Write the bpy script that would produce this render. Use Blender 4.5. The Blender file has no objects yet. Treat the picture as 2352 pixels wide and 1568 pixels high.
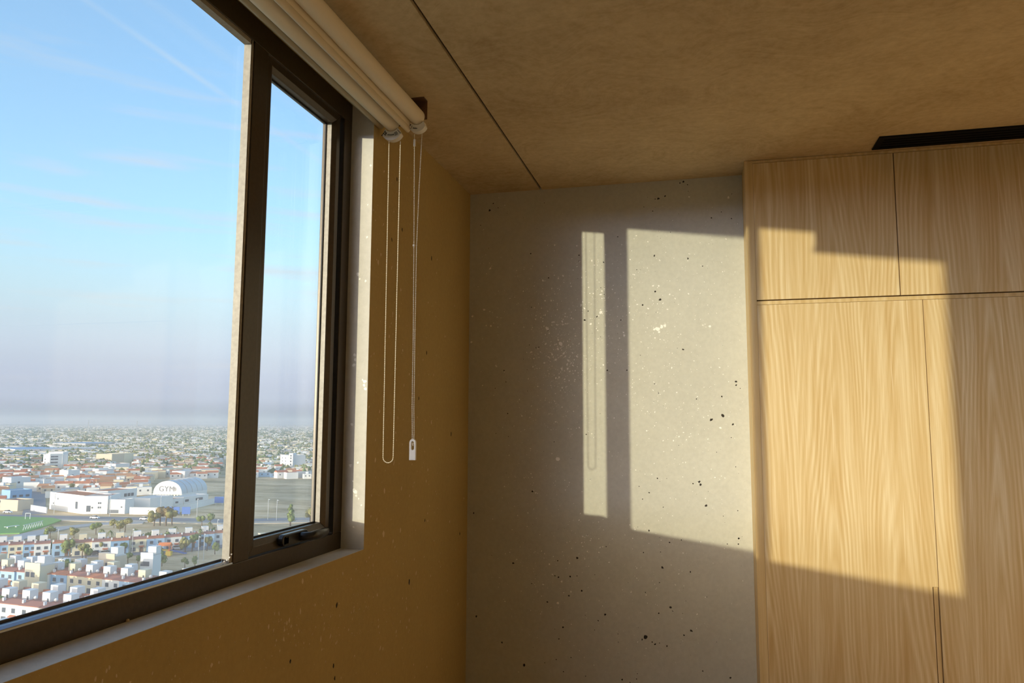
import bpy, bmesh, math, random
from mathutils import Vector, Matrix
import numpy as np

random.seed(11)
S = bpy.context.scene
COL = S.collection
PI = math.pi

# ------------------------------------------------------------------ camera, sky, sun, exposure
F_PX = 1732.65
CX, CZ = 1.0456, 1.35                      # the camera stands at (CX, 0, CZ)
CR = Vector((0.9703, 0.2420, 0.0035)); CU = Vector((0.0228, -0.1060, 0.9941)); CF = Vector((-0.2410, 0.9645, 0.1083))
cam = bpy.data.cameras.new('camera'); cam_o = bpy.data.objects.new('camera', cam); COL.objects.link(cam_o)
cam.sensor_width = 36.0; cam.lens = F_PX / 2352 * 36.0; cam.clip_start = 0.02; cam.clip_end = 60000
m3 = Matrix((CR, CU, -CF)).transposed()
cam_o.matrix_world = Matrix.Translation((CX, 0, CZ)) @ m3.to_4x4()
S.camera = cam_o
S.view_settings.view_transform = 'Standard'; S.view_settings.look = 'None'
S.view_settings.gamma = 1.0; S.view_settings.exposure = 0.06; S.view_settings.use_curve_mapping = False
S.cycles.use_denoising = True
S.cycles.max_bounces = 12; S.cycles.diffuse_bounces = 7; S.cycles.transparent_max_bounces = 16
S.cycles.sample_clamp_indirect = 6.0

def lin(r, g, b):
    f = lambda c: (c/255/12.92) if c/255 <= .04045 else ((c/255+.055)/1.055)**2.4
    return (f(r), f(g), f(b), 1.0)

SUN_DIR = Vector((0.49, 1.0, -0.0690)).normalized()
SUN_E = 3.4
sun = bpy.data.lights.new('sun', 'SUN'); sun.energy = SUN_E; sun.color = (1.0, .90, .62); sun.angle = math.radians(0.53)
sun_o = bpy.data.objects.new('sun', sun); COL.objects.link(sun_o)
sun_o.rotation_euler = SUN_DIR.to_track_quat('-Z', 'Y').to_euler()

world = bpy.data.worlds.new('sky'); S.world = world; world.use_nodes = True
SKY = 1.02; SKY_DUST = 2.5
def build_sky():
    nt = world.node_tree; N = nt.nodes; L = nt.links; N.clear()
    tc = N.new('ShaderNodeTexCoord'); sep = N.new('ShaderNodeSeparateXYZ'); L.new(tc.outputs['Generated'], sep.inputs[0])
    st = N.new('ShaderNodeTexSky'); st.sky_type = 'NISHITA'; st.sun_disc = False
    st.sun_elevation = math.asin(-SUN_DIR.z); st.sun_rotation = math.atan2(-SUN_DIR.x, -SUN_DIR.y)
    st.air_density = 1.0; st.dust_density = SKY_DUST; st.ozone_density = 2.3
    sc = N.new('ShaderNodeMix'); sc.data_type = 'RGBA'; sc.blend_type = 'MULTIPLY'; sc.inputs['Factor'].default_value = 1.0
    L.new(st.outputs[0], sc.inputs['A']); sc.inputs['B'].default_value = (SKY, SKY, SKY, 1)
    # low down the haze of the plain greys the colour of the sky, all the way round
    bw = N.new('ShaderNodeRGBToBW'); L.new(sc.outputs['Result'], bw.inputs[0])
    hz = N.new('ShaderNodeValToRGB'); e = hz.color_ramp.elements
    stops = [(0.0, (1.3, 1.45, 1.95, 1)), (.014, (1.95, 2.12, 2.9, 1)), (.026, (1.75, 1.95, 2.55, 1)), (.036, (1.28, 1.44, 1.86, 1)), (.045, (1.03, 1.15, 1.49, 1)), (.058, (.87, .98, 1.25, 1)), (.073, (.77, .88, 1.10, 1)), (.12, (.68, .81, 1.02, 1)), (.25, (.76, .96, 1.05, 1))]
    while len(e) < len(stops): e.new(.5)
    for el, (z, c) in zip(e, stops): el.position = z; el.color = c
    L.new(sep.outputs['Z'], hz.inputs[0])
    ht = N.new('ShaderNodeMix'); ht.data_type = 'RGBA'; ht.blend_type = 'MULTIPLY'; ht.inputs['Factor'].default_value = 1.0
    L.new(hz.outputs[0], ht.inputs['A']); L.new(bw.outputs[0], ht.inputs['B'])
    hf = N.new('ShaderNodeMapRange'); hf.interpolation_type = 'SMOOTHSTEP'; hf.inputs['From Min'].default_value = .05; hf.inputs['From Max'].default_value = .26
    hf.inputs['To Min'].default_value = .97; hf.inputs['To Max'].default_value = .0; L.new(sep.outputs['Z'], hf.inputs['Value'])
    cr = N.new('ShaderNodeMix'); cr.data_type = 'RGBA'; L.new(hf.outputs[0], cr.inputs['Factor']); L.new(sc.outputs['Result'], cr.inputs['A']); L.new(ht.outputs['Result'], cr.inputs['B'])
    # thin streaky cloud, drawn out along the horizon
    mp = N.new('ShaderNodeMapping'); mp.inputs['Scale'].default_value = (3.0, 3.0, 38.0); L.new(tc.outputs['Generated'], mp.inputs[0])
    ns = N.new('ShaderNodeTexNoise'); ns.inputs['Scale'].default_value = 1.3; ns.inputs['Detail'].default_value = 6; L.new(mp.outputs[0], ns.inputs['Vector'])
    c2 = N.new('ShaderNodeValToRGB'); c2.color_ramp.elements[0].position = .54; c2.color_ramp.elements[1].position = .72; L.new(ns.outputs[0], c2.inputs[0])
    band = N.new('ShaderNodeValToRGB'); b = band.color_ramp.elements
    b[0].position = 0; b[0].color = (.1, .1, .1, 1); b[1].position = .5; b[1].color = (0, 0, 0, 1)
    for p, v in ((.03, .1), (.09, .7), (.13, .5), (.3, .5)):
        q = b.new(p); q.color = (v, v, v, 1)
    L.new(sep.outputs['Z'], band.inputs[0])
    mul = N.new('ShaderNodeMath'); mul.operation = 'MULTIPLY'; L.new(c2.outputs[0], mul.inputs[0]); L.new(band.outputs[0], mul.inputs[1])
    mix = N.new('ShaderNodeMix'); mix.data_type = 'RGBA'; mix.inputs['B'].default_value = lin(232, 232, 236)
    L.new(mul.outputs[0], mix.inputs['Factor']); L.new(cr.outputs['Result'], mix.inputs['A'])
    last = mix
    # two fading contrails: bands about great circles
    nz = N.new('ShaderNodeTexNoise'); nz.inputs['Scale'].default_value = 9; nz.inputs['Detail'].default_value = 4; L.new(tc.outputs['Generated'], nz.inputs['Vector'])
    for a, c, wd, st in (((-.6315, .6312, .4503), (-.5238, .7653, .3741), .0055, .30), ((-.5828, .667, .4641), (-.5289, .7345, .4253), .010, .13)):
        n = Vector(a).cross(Vector(c)).normalized()
        dt = N.new('ShaderNodeVectorMath'); dt.operation = 'DOT_PRODUCT'; dt.inputs[1].default_value = n; L.new(tc.outputs['Generated'], dt.inputs[0])
        ab = N.new('ShaderNodeMath'); ab.operation = 'ABSOLUTE'; L.new(dt.outputs['Value'], ab.inputs[0])
        rg = N.new('ShaderNodeMapRange'); rg.inputs['From Min'].default_value = wd; rg.inputs['From Max'].default_value = 0; rg.interpolation_type = 'SMOOTHSTEP'
        rg.inputs['To Max'].default_value = st; L.new(ab.outputs[0], rg.inputs['Value'])
        m2 = N.new('ShaderNodeMath'); m2.operation = 'MULTIPLY'; L.new(rg.outputs[0], m2.inputs[0]); L.new(nz.outputs[0], m2.inputs[1])
        m3_ = N.new('ShaderNodeMath'); m3_.operation = 'MULTIPLY'; m3_.inputs[1].default_value = 1.7; L.new(m2.outputs[0], m3_.inputs[0])
        mx = N.new('ShaderNodeMix'); mx.data_type = 'RGBA'; mx.inputs['B'].default_value = lin(222, 236, 248)
        L.new(m3_.outputs[0], mx.inputs['Factor']); L.new(last.outputs['Result'], mx.inputs['A']); last = mx
    bg = N.new('ShaderNodeBackground'); bg.inputs['Strength'].default_value = 1.0; L.new(last.outputs['Result'], bg.inputs[0])
    out = N.new('ShaderNodeOutputWorld'); L.new(bg.outputs[0], out.inputs[0])
build_sky()

# ------------------------------------------------------------------ helpers
def ray(px, py):
    return CF + CR*((px-1176)/F_PX) + CU*((784-py)/F_PX)
CAM = Vector((CX, 0, CZ))
def on_plane(px, py, axis, val):
    d = ray(px, py); return CAM + d*((val-CAM[axis])/d[axis])
GZ = -44.65                                # street level far below the window
def ground(px, py, up=0.0):
    return on_plane(px, py, 2, GZ+up)

def tag(o, label=None, cat=None, group=None, kind=None):
    if label: o['label'] = label
    if cat: o['category'] = cat
    if group: o['group'] = group
    if kind: o['kind'] = kind
    return o
def empty(name, loc=(0, 0, 0), rz=0.0, label=None, cat=None, group=None, kind=None):
    o = bpy.data.objects.new(name, None); COL.objects.link(o); o.location = loc; o.rotation_euler = (0, 0, rz)
    o.empty_display_size = .1
    return tag(o, label, cat, group, kind)
def inst(name, mesh, parent=None, loc=(0, 0, 0), rz=0.0, scale=(1, 1, 1)):
    o = bpy.data.objects.new(name, mesh); COL.objects.link(o)
    o.location = loc; o.rotation_euler = (0, 0, rz); o.scale = scale
    if parent: o.parent = parent
    return o

class MB:
    def __init__(s): s.v = []; s.f = []; s.mi = []; s.sm = []
    def add(s, vs, fs, mi=0, smooth=False):
        b = len(s.v); s.v += [tuple(p) for p in vs]
        for f in fs: s.f.append([b+i for i in f]); s.mi.append(mi); s.sm.append(smooth)
        return s
    def box(s, x0, x1, y0, y1, z0, z1, mi=0):
        return s.add([(x0,y0,z0),(x1,y0,z0),(x1,y1,z0),(x0,y1,z0),(x0,y0,z1),(x1,y0,z1),(x1,y1,z1),(x0,y1,z1)],
              [(0,3,2,1),(4,5,6,7),(0,1,5,4),(1,2,6,5),(2,3,7,6),(3,0,4,7)], mi)
    def tube(s, pts, r, n=10, mi=0, cap=True, closed=False, smooth=True):
        pts = [Vector(p) for p in pts]; base = len(s.v); m = len(pts)
        t0 = (pts[1]-pts[0]).normalized(); nrm = t0.orthogonal().normalized()
        rings = []
        for i, p in enumerate(pts):
            if closed: t = (pts[(i+1) % m]-pts[i-1]).normalized()
            else: t = (pts[min(i+1, m-1)]-pts[max(i-1, 0)]).normalized()
            nrm = (nrm - t*nrm.dot(t)).normalized(); bn = t.cross(nrm)
            rr = r[i] if isinstance(r, (list, tuple)) else r
            rings.append([p + (nrm*math.cos(2*PI*k/n) + bn*math.sin(2*PI*k/n))*rr for k in range(n)])
        vs = [q for ring in rings for q in ring]; fs = []
        for i in range(m if closed else m-1):
            j = (i+1) % m
            for k in range(n): fs.append((i*n+k, i*n+(k+1) % n, j*n+(k+1) % n, j*n+k))
        s.add(vs, fs, mi, smooth)
        if cap and not closed:
            s.add(rings[0], [tuple(range(n))[::-1]], mi); s.add(rings[-1], [tuple(range(n))], mi)
        return s
    def prism(s, poly, axis, a0, a1, mi=0):
        # poly: 2D outline; extruded along axis (0,1,2)
        def P(u, v, a): return [(a, u, v), (u, a, v), (u, v, a)][axis]
        n = len(poly)
        vs = [P(u, v, a0) for u, v in poly] + [P(u, v, a1) for u, v in poly]
        fs = [tuple(range(n))[::-1], tuple(range(n, 2*n))] + [(i, (i+1) % n, n+(i+1) % n, n+i) for i in range(n)]
        return s.add(vs, fs, mi)
    def sphere(s, c, r, seg=8, rings=5, mi=0, sz=1.0):
        vs = [(c[0], c[1], c[2]+r*sz)]
        for i in range(1, rings):
            a = PI*i/rings
            for k in range(seg): vs.append((c[0]+r*math.sin(a)*math.cos(2*PI*k/seg), c[1]+r*math.sin(a)*math.sin(2*PI*k/seg), c[2]+r*math.cos(a)*sz))
        vs.append((c[0], c[1], c[2]-r*sz)); fs = []
        for k in range(seg): fs.append((0, 1+k, 1+(k+1) % seg))
        for i in range(rings-2):
            for k in range(seg):
                a = 1+i*seg+k; b = 1+i*seg+(k+1) % seg; fs.append((a, a+seg, b+seg, b))
        l = len(vs)-1; o = 1+(rings-2)*seg
        for k in range(seg): fs.append((o+k, l, o+(k+1) % seg))
        return s.add(vs, fs, mi, True)
    def mesh(s, name, mats, fix=True):
        me = bpy.data.meshes.new(name); me.from_pydata(s.v, [], s.f)
        for m in (mats if isinstance(mats, (list, tuple)) else [mats]): me.materials.append(m)
        me.polygons.foreach_set('material_index', s.mi); me.polygons.foreach_set('use_smooth', s.sm)
        if fix and len(s.f) < 60000:
            bm = bmesh.new(); bm.from_mesh(me); bmesh.ops.recalc_face_normals(bm, faces=bm.faces); bm.to_mesh(me); bm.free()
        me.update(); return me
    def obj(s, name, mats, parent=None, loc=(0, 0, 0), bevel=0.0, seg=2):
        o = inst(name, s.mesh(name, mats), parent, loc)
        if bevel:
            md = o.modifiers.new('bevel', 'BEVEL'); md.width = bevel; md.segments = seg; md.limit_method = 'ANGLE'; md.angle_limit = math.radians(40)
        return o

# ------------------------------------------------------------------ materials
def mat(name, color, rough=.7, metal=0.0, spec=.5):
    m = bpy.data.materials.new(name); m.use_nodes = True
    b = m.node_tree.nodes['Principled BSDF']
    b.inputs['Base Color'].default_value = (*color[:3], 1); b.inputs['Roughness'].default_value = rough
    b.inputs['Metallic'].default_value = metal; b.inputs['Specular IOR Level'].default_value = spec
    return m
class G:
    """small node-graph helper"""
    def __init__(s, m): s.nt = m.node_tree; s.N = s.nt.nodes; s.L = s.nt.links; s.b = s.N['Principled BSDF']
    def n(s, t, **k):
        x = s.N.new(t)
        for a, v in k.items(): setattr(x, a, v)
        return x
    def put(s, sock, v):
        if isinstance(v, bpy.types.NodeSocket): s.L.new(v, sock)
        else: sock.default_value = v
    def pos(s): return s.n('ShaderNodeNewGeometry').outputs['Position']
    def map(s, v, scale=(1, 1, 1), loc=(0, 0, 0)):
        m = s.n('ShaderNodeMapping'); s.put(m.inputs[0], v); s.put(m.inputs['Scale'], scale); s.put(m.inputs['Location'], loc); return m.outputs[0]
    def noise(s, v, scale, detail=3, rough=.5, dist=0):
        x = s.n('ShaderNodeTexNoise'); s.put(x.inputs['Vector'], v); x.inputs['Scale'].default_value = scale; x.inputs['Detail'].default_value = detail
        x.inputs['Roughness'].default_value = rough; x.inputs['Distortion'].default_value = dist; return x.outputs[0]
    def vor(s, v, scale, out='Distance', rnd=1.0):
        x = s.n('ShaderNodeTexVoronoi'); s.put(x.inputs['Vector'], v); x.inputs['Scale'].default_value = scale; x.inputs['Randomness'].default_value = rnd; return x.outputs[out]
    def ramp(s, v, stops):
        x = s.n('ShaderNodeValToRGB'); e = x.color_ramp.elements; s.put(x.inputs[0], v)
        while len(e) < len(stops): e.new(.5)
        for el, (p, c) in zip(e, stops):
            el.position = p; el.color = c if isinstance(c, tuple) else (c, c, c, 1)
        return x.outputs[0]
    def math(s, op, a, b=0.0, c=None):
        x = s.n('ShaderNodeMath', operation=op); s.put(x.inputs[0], a); s.put(x.inputs[1], b)
        if c is not None: s.put(x.inputs[2], c)
        return x.outputs[0]
    def mix(s, f, a, b, mode='MIX'):
        x = s.n('ShaderNodeMix', data_type='RGBA', blend_type=mode); s.put(x.inputs['Factor'], f); s.put(x.inputs['A'], a); s.put(x.inputs['B'], b); return x.outputs['Result']
    def bump(s, h, strength=.3, dist=.002):
        x = s.n('ShaderNodeBump'); x.inputs['Strength'].default_value = strength; x.inputs['Distance'].default_value = dist; s.put(x.inputs['Height'], h)
        s.L.new(x.outputs[0], s.b.inputs['Normal'])
    def color(s, v): s.put(s.b.inputs['Base Color'], v)

def concrete(name, base, specks=.35, dark=.3, streak=(1, 1, 1), big=1.2):
    m = mat(name, base, .85, 0, .25); g = G(m); P = g.pos()
    n1 = g.noise(P, big, 5, .6); n2 = g.noise(P, 60, 3, .6); n3 = g.noise(g.map(P, streak), 4, 4, .6)
    c = [b for b in base]
    lo = tuple(x*.86 for x in c)+(1,); hi = tuple(min(1, x*1.13) for x in c)+(1,)
    col = g.ramp(g.math('ADD', g.math('MULTIPLY', n1, .5), g.math('MULTIPLY', n3, .5)), [(.3, lo), (.72, hi)])
    col = g.mix(.5, col, g.ramp(n2, [(.3, tuple(x*.9 for x in c)+(1,)), (.7, tuple(min(1, x*1.08) for x in c)+(1,))]))
    # fine pale flecks gathered in patches
    gate = g.ramp(g.noise(P, 3.2, 3, .6), [(.46, 0.0), (.62, 1.0)])
    fl = g.ramp(g.vor(g.map(P, (1, 1, .8)), 160), [(.05, 1.0), (.12, 0.0)])
    col = g.mix(g.math('MULTIPLY', g.math('MULTIPLY', gate, fl), specks), col, (.82, .78, .70, 1))
    g.color(col)
    g.bump(g.math('ADD', g.noise(P, 180, 3), g.math('MULTIPLY', n2, .6)), .25, .002)
    return m
M = {}
M['concrete'] = concrete('raw_concrete', (.565, .56, .495))
M['concrete_left_bounce'] = concrete('window_wall_concrete_bounce_tint', (.465, .34, .138), .4, .3, (1, 1, .25), 2.2)  # warm bounce light is put into this brown base colour
def ceiling_mat():
    m = mat('trowelled_ceiling', (.47, .40, .29), .8, 0, .25); g = G(m); P = g.pos()
    w = g.noise(P, 1.6, 2, .5); d = g.n('ShaderNodeVectorMath', operation='SCALE'); 
    vn = g.n('ShaderNodeTexNoise'); g.put(vn.inputs['Vector'], P); vn.inputs['Scale'].default_value = 2.3; vn.inputs['Detail'].default_value = 1
    g.put(d.inputs[0], vn.outputs['Color']); d.inputs['Scale'].default_value = .9
    a = g.n('ShaderNodeVectorMath', operation='ADD'); g.put(a.inputs[0], P); g.put(a.inputs[1], d.outputs[0])
    sw = g.noise(g.map(a.outputs[0], (7, 30, 1)), 1.2, 6, .7, .5)
    n1 = g.noise(P, 3.0, 4, .6); n2 = g.noise(P, 45, 4, .6)
    v = g.math('ADD', g.math('MULTIPLY', sw, .30), g.math('ADD', g.math('MULTIPLY', n1, .40), g.math('MULTIPLY', n2, .30)))
    col = g.ramp(v, [(.34, (.40, .30, .165, 1)), (.5, (.54, .425, .255, 1)), (.66, (.66, .54, .345, 1))])
    g.color(col); g.bump(g.math('ADD', sw, n2), .18, .003); return m
M['ceiling'] = ceiling_mat()
M['warm_wall'] = mat('warm_plaster', (.80, .64, .40), .8)  # colour of the unseen walls, picked to send back warm bounce
M['joint'] = mat('dark_joint', (.05, .035, .02), .9)

def wood_mat(name, dark, mid, light, seed=0.0, plain=False):
    m = mat(name, mid, .5, 0, .35); g = G(m); P = g.pos()
    s = g.n('ShaderNodeSeparateXYZ'); g.put(s.inputs[0], P)
    oi = g.n('ShaderNodeObjectInfo').outputs['Random']
    X = g.math('ADD', g.math('ADD', s.outputs['X'], g.math('MULTIPLY', s.outputs['Y'], 1.0)), g.math('MULTIPLY', oi, 7.3)); Zc = g.math('ADD', s.outputs['Z'], g.math('MULTIPLY', oi, 5.1))
    cb = g.n('ShaderNodeCombineXYZ'); g.put(cb.inputs[0], X); g.put(cb.inputs[1], seed); g.put(cb.inputs[2], Zc)
    Q = cb.outputs[0]
    warp = g.noise(g.map(Q, (2.5, 1, .55)), 1.0, 2, .5)
    if plain:
        ph = g.math('ADD', g.math('MULTIPLY', X, 70), g.math('MULTIPLY', warp, 9))
    else:
        u = g.math('PINGPONG', g.math('ADD', X, g.math('MULTIPLY', warp, .22)), .125)
        u = g.math('SQRT', g.math('ADD', g.math('MULTIPLY', u, u), .00035))
        ph = g.math('ADD', g.math('MULTIPLY', u, 128), g.math('MULTIPLY', Zc, 6.5))
        ph = g.math('ADD', ph, g.math('MULTIPLY', g.noise(g.map(Q, (9, 1, 1.2)), 1.0, 3, .6), 3.4))
    ring = g.math('PINGPONG', ph, 1.0)
    fib = g.noise(g.map(Q, (420, 1, 5)), 1.0, 3, .7)
    bro = g.noise(g.map(Q, (26, 1, .9)), 1.0, 3, .6)
    amp = g.ramp(g.noise(g.map(Q, (14, 1, 1.3)), 1.0, 2, .5), [(.35, .25), (.65, 1.0)])
    ring = g.math('MULTIPLY', g.math('SUBTRACT', ring, .5), amp)
    v = g.math('ADD', g.math('MULTIPLY', ring, .24), g.math('ADD', g.math('MULTIPLY', fib, .42), g.math('MULTIPLY', bro, .60)))
    col = g.ramp(v, [(.30, (*dark, 1)), (.52, (*mid, 1)), (.78, (*light, 1))])
    st_ = g.ramp(g.noise(g.map(Q, (150, 1, 2.2)), 1.0, 2, .5), [(.66, 0.0), (.76, .55)])
    col = g.mix(st_, col, (min(1, light[0]*1.06), min(1, light[1]*1.1), min(1, light[2]*1.2), 1))
    g.color(col); g.bump(fib, .06, .001)
    return m
M['oak'] = wood_mat('oak_veneer', (.55, .36, .14), (.665, .495, .25), (.83, .705, .46))
M['oak_plain'] = wood_mat('oak_veneer_edge', (.56, .38, .16), (.65, .475, .225), (.76, .61, .35), 3.0, True)
M['oak_dark'] = mat('oak_shadow_gap', (.10, .055, .02), .8)
M['floor'] = wood_mat('oak_floor', (.66, .52, .34), (.74, .60, .41), (.80, .68, .50), 9.0, True)

def metal_mat(name, c, rough, metal):
    m = mat(name, c, rough, metal, .5); g = G(m); P = g.pos()
    n = g.noise(P, 90, 4, .6); g.color(g.ramp(n, [(.3, tuple(x*.85 for x in c)+(1,)), (.7, tuple(min(1, x*1.15) for x in c)+(1,))]))
    return m
M['frame'] = metal_mat('bronze_aluminium', (.062, .045, .028), .34, .3)
M['bead'] = metal_mat('pale_bronze_bead', (.33, .30, .25), .5, .1)  # paler than the frame: sunlit look put into the colour
M['bead_foot'] = mat('polished_dark_bead', (.30, .32, .38), .25, 1.0)
M['gasket'] = mat('black_gasket', (.012, .012, .013), .6)
M['handle'] = mat('black_lacquer', (.022, .021, .022), .28, .1)
M['fabric'] = mat('cream_blind_cloth', (.80, .72, .57), .85, 0, .2)
M['rail'] = mat('ivory_rail', (.70, .62, .47), .45)
M['rail_dull'] = mat('khaki_rail', (.40, .345, .23), .4)
M['white'] = mat('white_plastic', (.80, .77, .70), .4)
M['ink'] = mat('black_print', (.015, .014, .013), .6)
M['steel'] = mat('brown_steel_bracket', (.16, .09, .05), .45, .3)
M['bead_chain'] = mat('ivory_bead_chain', (.82, .76, .62), .35)
M['black'] = mat('matt_black', (.004, .004, .0045), .7, 0, .12)
M['deep'] = mat('deep_black', (.002, .002, .002), .9)
M['flake'] = mat('pale_paint_fleck', (.96, .94, .90), .45)
M['flake_tan'] = mat('tan_paint_fleck', (.66, .52, .32), .8)
M['pit'] = mat('air_hole_shade', (.030, .025, .020), .95)  # flat dark discs; shade inside the holes is put into the colour

def glass_mat(name, dust, low=0.0):
    m = bpy.data.materials.new(name); m.use_nodes = True; nt = m.node_tree; N = nt.nodes; L = nt.links; N.clear()
    gm = N.new('ShaderNodeNewGeometry'); dp = N.new('ShaderNodeVectorMath'); dp.operation = 'DOT_PRODUCT'
    L.new(gm.outputs['Normal'], dp.inputs[0]); L.new(gm.outputs['Incoming'], dp.inputs[1])
    def mth(op, a, b):
        x = N.new('ShaderNodeMath'); x.operation = op
        for i, v in enumerate((a, b)):
            if isinstance(v, float): x.inputs[i].default_value = v
            else: L.new(v, x.inputs[i])
        return x.outputs[0]
    f5 = mth('POWER', mth('SUBTRACT', 1.0, mth('ABSOLUTE', dp.outputs['Value'], 0.0)), 5.0)
    class fr: outputs = [mth('MULTIPLY_ADD', f5, .96)]
    fr.outputs[0].node.inputs[2].default_value = .04
    tr = N.new('ShaderNodeBsdfTransparent'); tr.inputs[0].default_value = (.975, .985, .985, 1)
    gl = N.new('ShaderNodeBsdfGlossy'); gl.inputs['Roughness'].default_value = 0.0
    m1 = N.new('ShaderNodeMixShader'); L.new(fr.outputs[0], m1.inputs[0]); L.new(tr.outputs[0], m1.inputs[1]); L.new(gl.outputs[0], m1.inputs[2])
    df = N.new('ShaderNodeBsdfDiffuse'); df.inputs[0].default_value = (.8, .8, .8, 1)
    tl = N.new('ShaderNodeBsdfTranslucent'); tl.inputs[0].default_value = (.8, .8, .8, 1)
    m2 = N.new('ShaderNodeMixShader'); m2.inputs[0].default_value = .6; L.new(df.outputs[0], m2.inputs[1]); L.new(tl.outputs[0], m2.inputs[2])
    geo = N.new('ShaderNodeNewGeometry'); ns = N.new('ShaderNodeTexNoise'); ns.inputs['Scale'].default_value = 3.0; ns.inputs['Detail'].default_value = 5
    L.new(geo.outputs['Position'], ns.inputs['Vector'])
    mr = N.new('ShaderNodeMapRange'); mr.inputs['From Min'].default_value = .3; mr.inputs['From Max'].default_value = .7
    mr.inputs['To Min'].default_value = dust*.8; mr.inputs['To Max'].default_value = dust*1.2; L.new(ns.outputs[0], mr.inputs['Value'])
    fac = mr.outputs[0]
    if low:                              # grime that rain leaves along the foot of the pane
        sp = N.new('ShaderNodeSeparateXYZ'); L.new(geo.outputs['Position'], sp.inputs[0])
        mz = N.new('ShaderNodeMapRange'); mz.inputs['From Min'].default_value = CZ-.345; mz.inputs['From Max'].default_value = CZ-.02
        mz.inputs['To Min'].default_value = low; mz.inputs['To Max'].default_value = 0; mz.interpolation_type = 'SMOOTHSTEP'; L.new(sp.outputs['Z'], mz.inputs['Value'])
        ad = N.new('ShaderNodeMath'); L.new(fac, ad.inputs[0]); L.new(mz.outputs[0], ad.inputs[1]); fac = ad.outputs[0]
    m3_ = N.new('ShaderNodeMixShader'); L.new(fac, m3_.inputs[0]); L.new(m1.outputs[0], m3_.inputs[1]); L.new(m2.outputs[0], m3_.inputs[2])
    out = N.new('ShaderNodeOutputMaterial'); L.new(m3_.outputs[0], out.inputs[0])
    return m
M['glass'] = glass_mat('dusty_pane', .032, .045)
M['glass_sash'] = glass_mat('dustier_pane', .034, .03)

# ------------------------------------------------------------------ the room
Z = CZ
H = 1.0866 + Z                # ceiling
D = 3.355                     # far wall
SILL = -.3974 + Z
YR = 2.26                     # far cheek of the window opening
YN = -1.14                    # near cheek
FX = -.08                     # room side of the window frame
XO = -.15                     # outer face of the window wall
W = 3.9; YB = -5.6            # right wall, back wall
GX = .3442                    # joint in the ceiling

b = MB()
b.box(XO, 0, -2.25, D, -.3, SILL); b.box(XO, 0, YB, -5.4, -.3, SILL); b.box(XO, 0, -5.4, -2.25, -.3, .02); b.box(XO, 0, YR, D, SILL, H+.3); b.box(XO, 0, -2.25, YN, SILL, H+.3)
b.box(XO, 0, YB, -5.4, SILL, H+.3); b.box(XO, 0, -5.4, -2.25, H-.08, H+.3)  # unseen opening behind the camera, added to let in fill light
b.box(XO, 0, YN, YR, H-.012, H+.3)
wall_left = tag(b.obj('wall_left', M['concrete_left_bounce']), 'bare concrete window wall with a deep reveal around the window', kind='structure')
M['concrete_reveal'] = concrete('reveal_concrete_lit', (.69, .67, .61))  # same wall concrete, left grey and lightened where window light falls
o = MB().box(FX-.03, -.0006, YN, YR, SILL-.01, SILL+.0008).obj('window_sill', M['concrete_reveal'], wall_left); o['label'] = 'narrow grey concrete sill inside the reveal'
o = MB().box(FX-.03, -.0006, YR-.0008, YR+.01, SILL, H-.012).obj('reveal_cheek', M['concrete_reveal'], wall_left); o['label'] = 'grey upright cheek of the reveal crossed by a strip of sun'
wall_far = tag(MB().box(-.15, W+.15, D, D+.15, -.3, H+.3).obj('wall_far', M['concrete']), 'raw grey concrete end wall flecked with paint and air holes', kind='structure')
tag(MB().box(W, W+.15, YB, D, -.3, H+.3).obj('wall_right', M['warm_wall']), 'plain wall beyond the wardrobe', kind='structure')
tag(MB().box(-.15, W+.15, YB-.15, YB, -.3, H+.3).obj('wall_back', M['warm_wall']), 'plain wall behind the camera', kind='structure')
tag(MB().box(0, W, YB, D, -.05, 0).obj('floor', M['floor']), 'wooden floor', kind='structure')
ceil = tag(MB().box(GX+.006, W, YB, D, H, H+.06).obj('ceiling', M['ceiling']), 'trowelled concrete ceiling with a narrow joint near the window', kind='structure')
o = MB().box(0, GX-.005, YB, D, H, H+.06).obj('slab_strip', M['ceiling'], ceil)
o['label'] = 'narrow ceiling strip between the window wall and the joint'
MB().box(GX-.005, GX+.006, YB, D, H+.012, H+.06).obj('joint', M['joint'], ceil)

# flecks and air holes that can be told apart on the bare walls
def blot(mb, c, ex, ez, r, normal, th, seg=7, stretch=1.0, tilt=0.0):
    n = Vector(normal); c = Vector(c); pts = []
    for k in range(seg):
        a = 2*PI*k/seg; q = r*random.uniform(.55, 1.15)
        u, v = math.cos(a)*q, math.sin(a)*q*stretch
        u, v = u*math.cos(tilt)-v*math.sin(tilt), u*math.sin(tilt)+v*math.cos(tilt)
        pts.append(c + ex*u + ez*v)
    base = [p for p in pts]; top = [c+(p-c)*.8 + n*th for p in pts]
    mb.add(base+top, [tuple(range(seg, 2*seg))] + [(k, (k+1) % seg, seg+(k+1) % seg, seg+k) for k in range(seg)])
PXM = 1.0/520
flk = MB(); pit = MB()
def far_blot(mb, px, py, rpx, stretch=1.0, tilt=0.0):
    c = on_plane(px, py, 1, D)
    if c.x < .01 or c.x > 1.235 or c.z > H-.01 or c.z < .02: return
    blot(mb, c, Vector((1, 0, 0)), Vector((0, 0, 1)), rpx*PXM, (0, -1, 0), .0006, 7, stretch, tilt)
R = random.Random(5)
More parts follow.
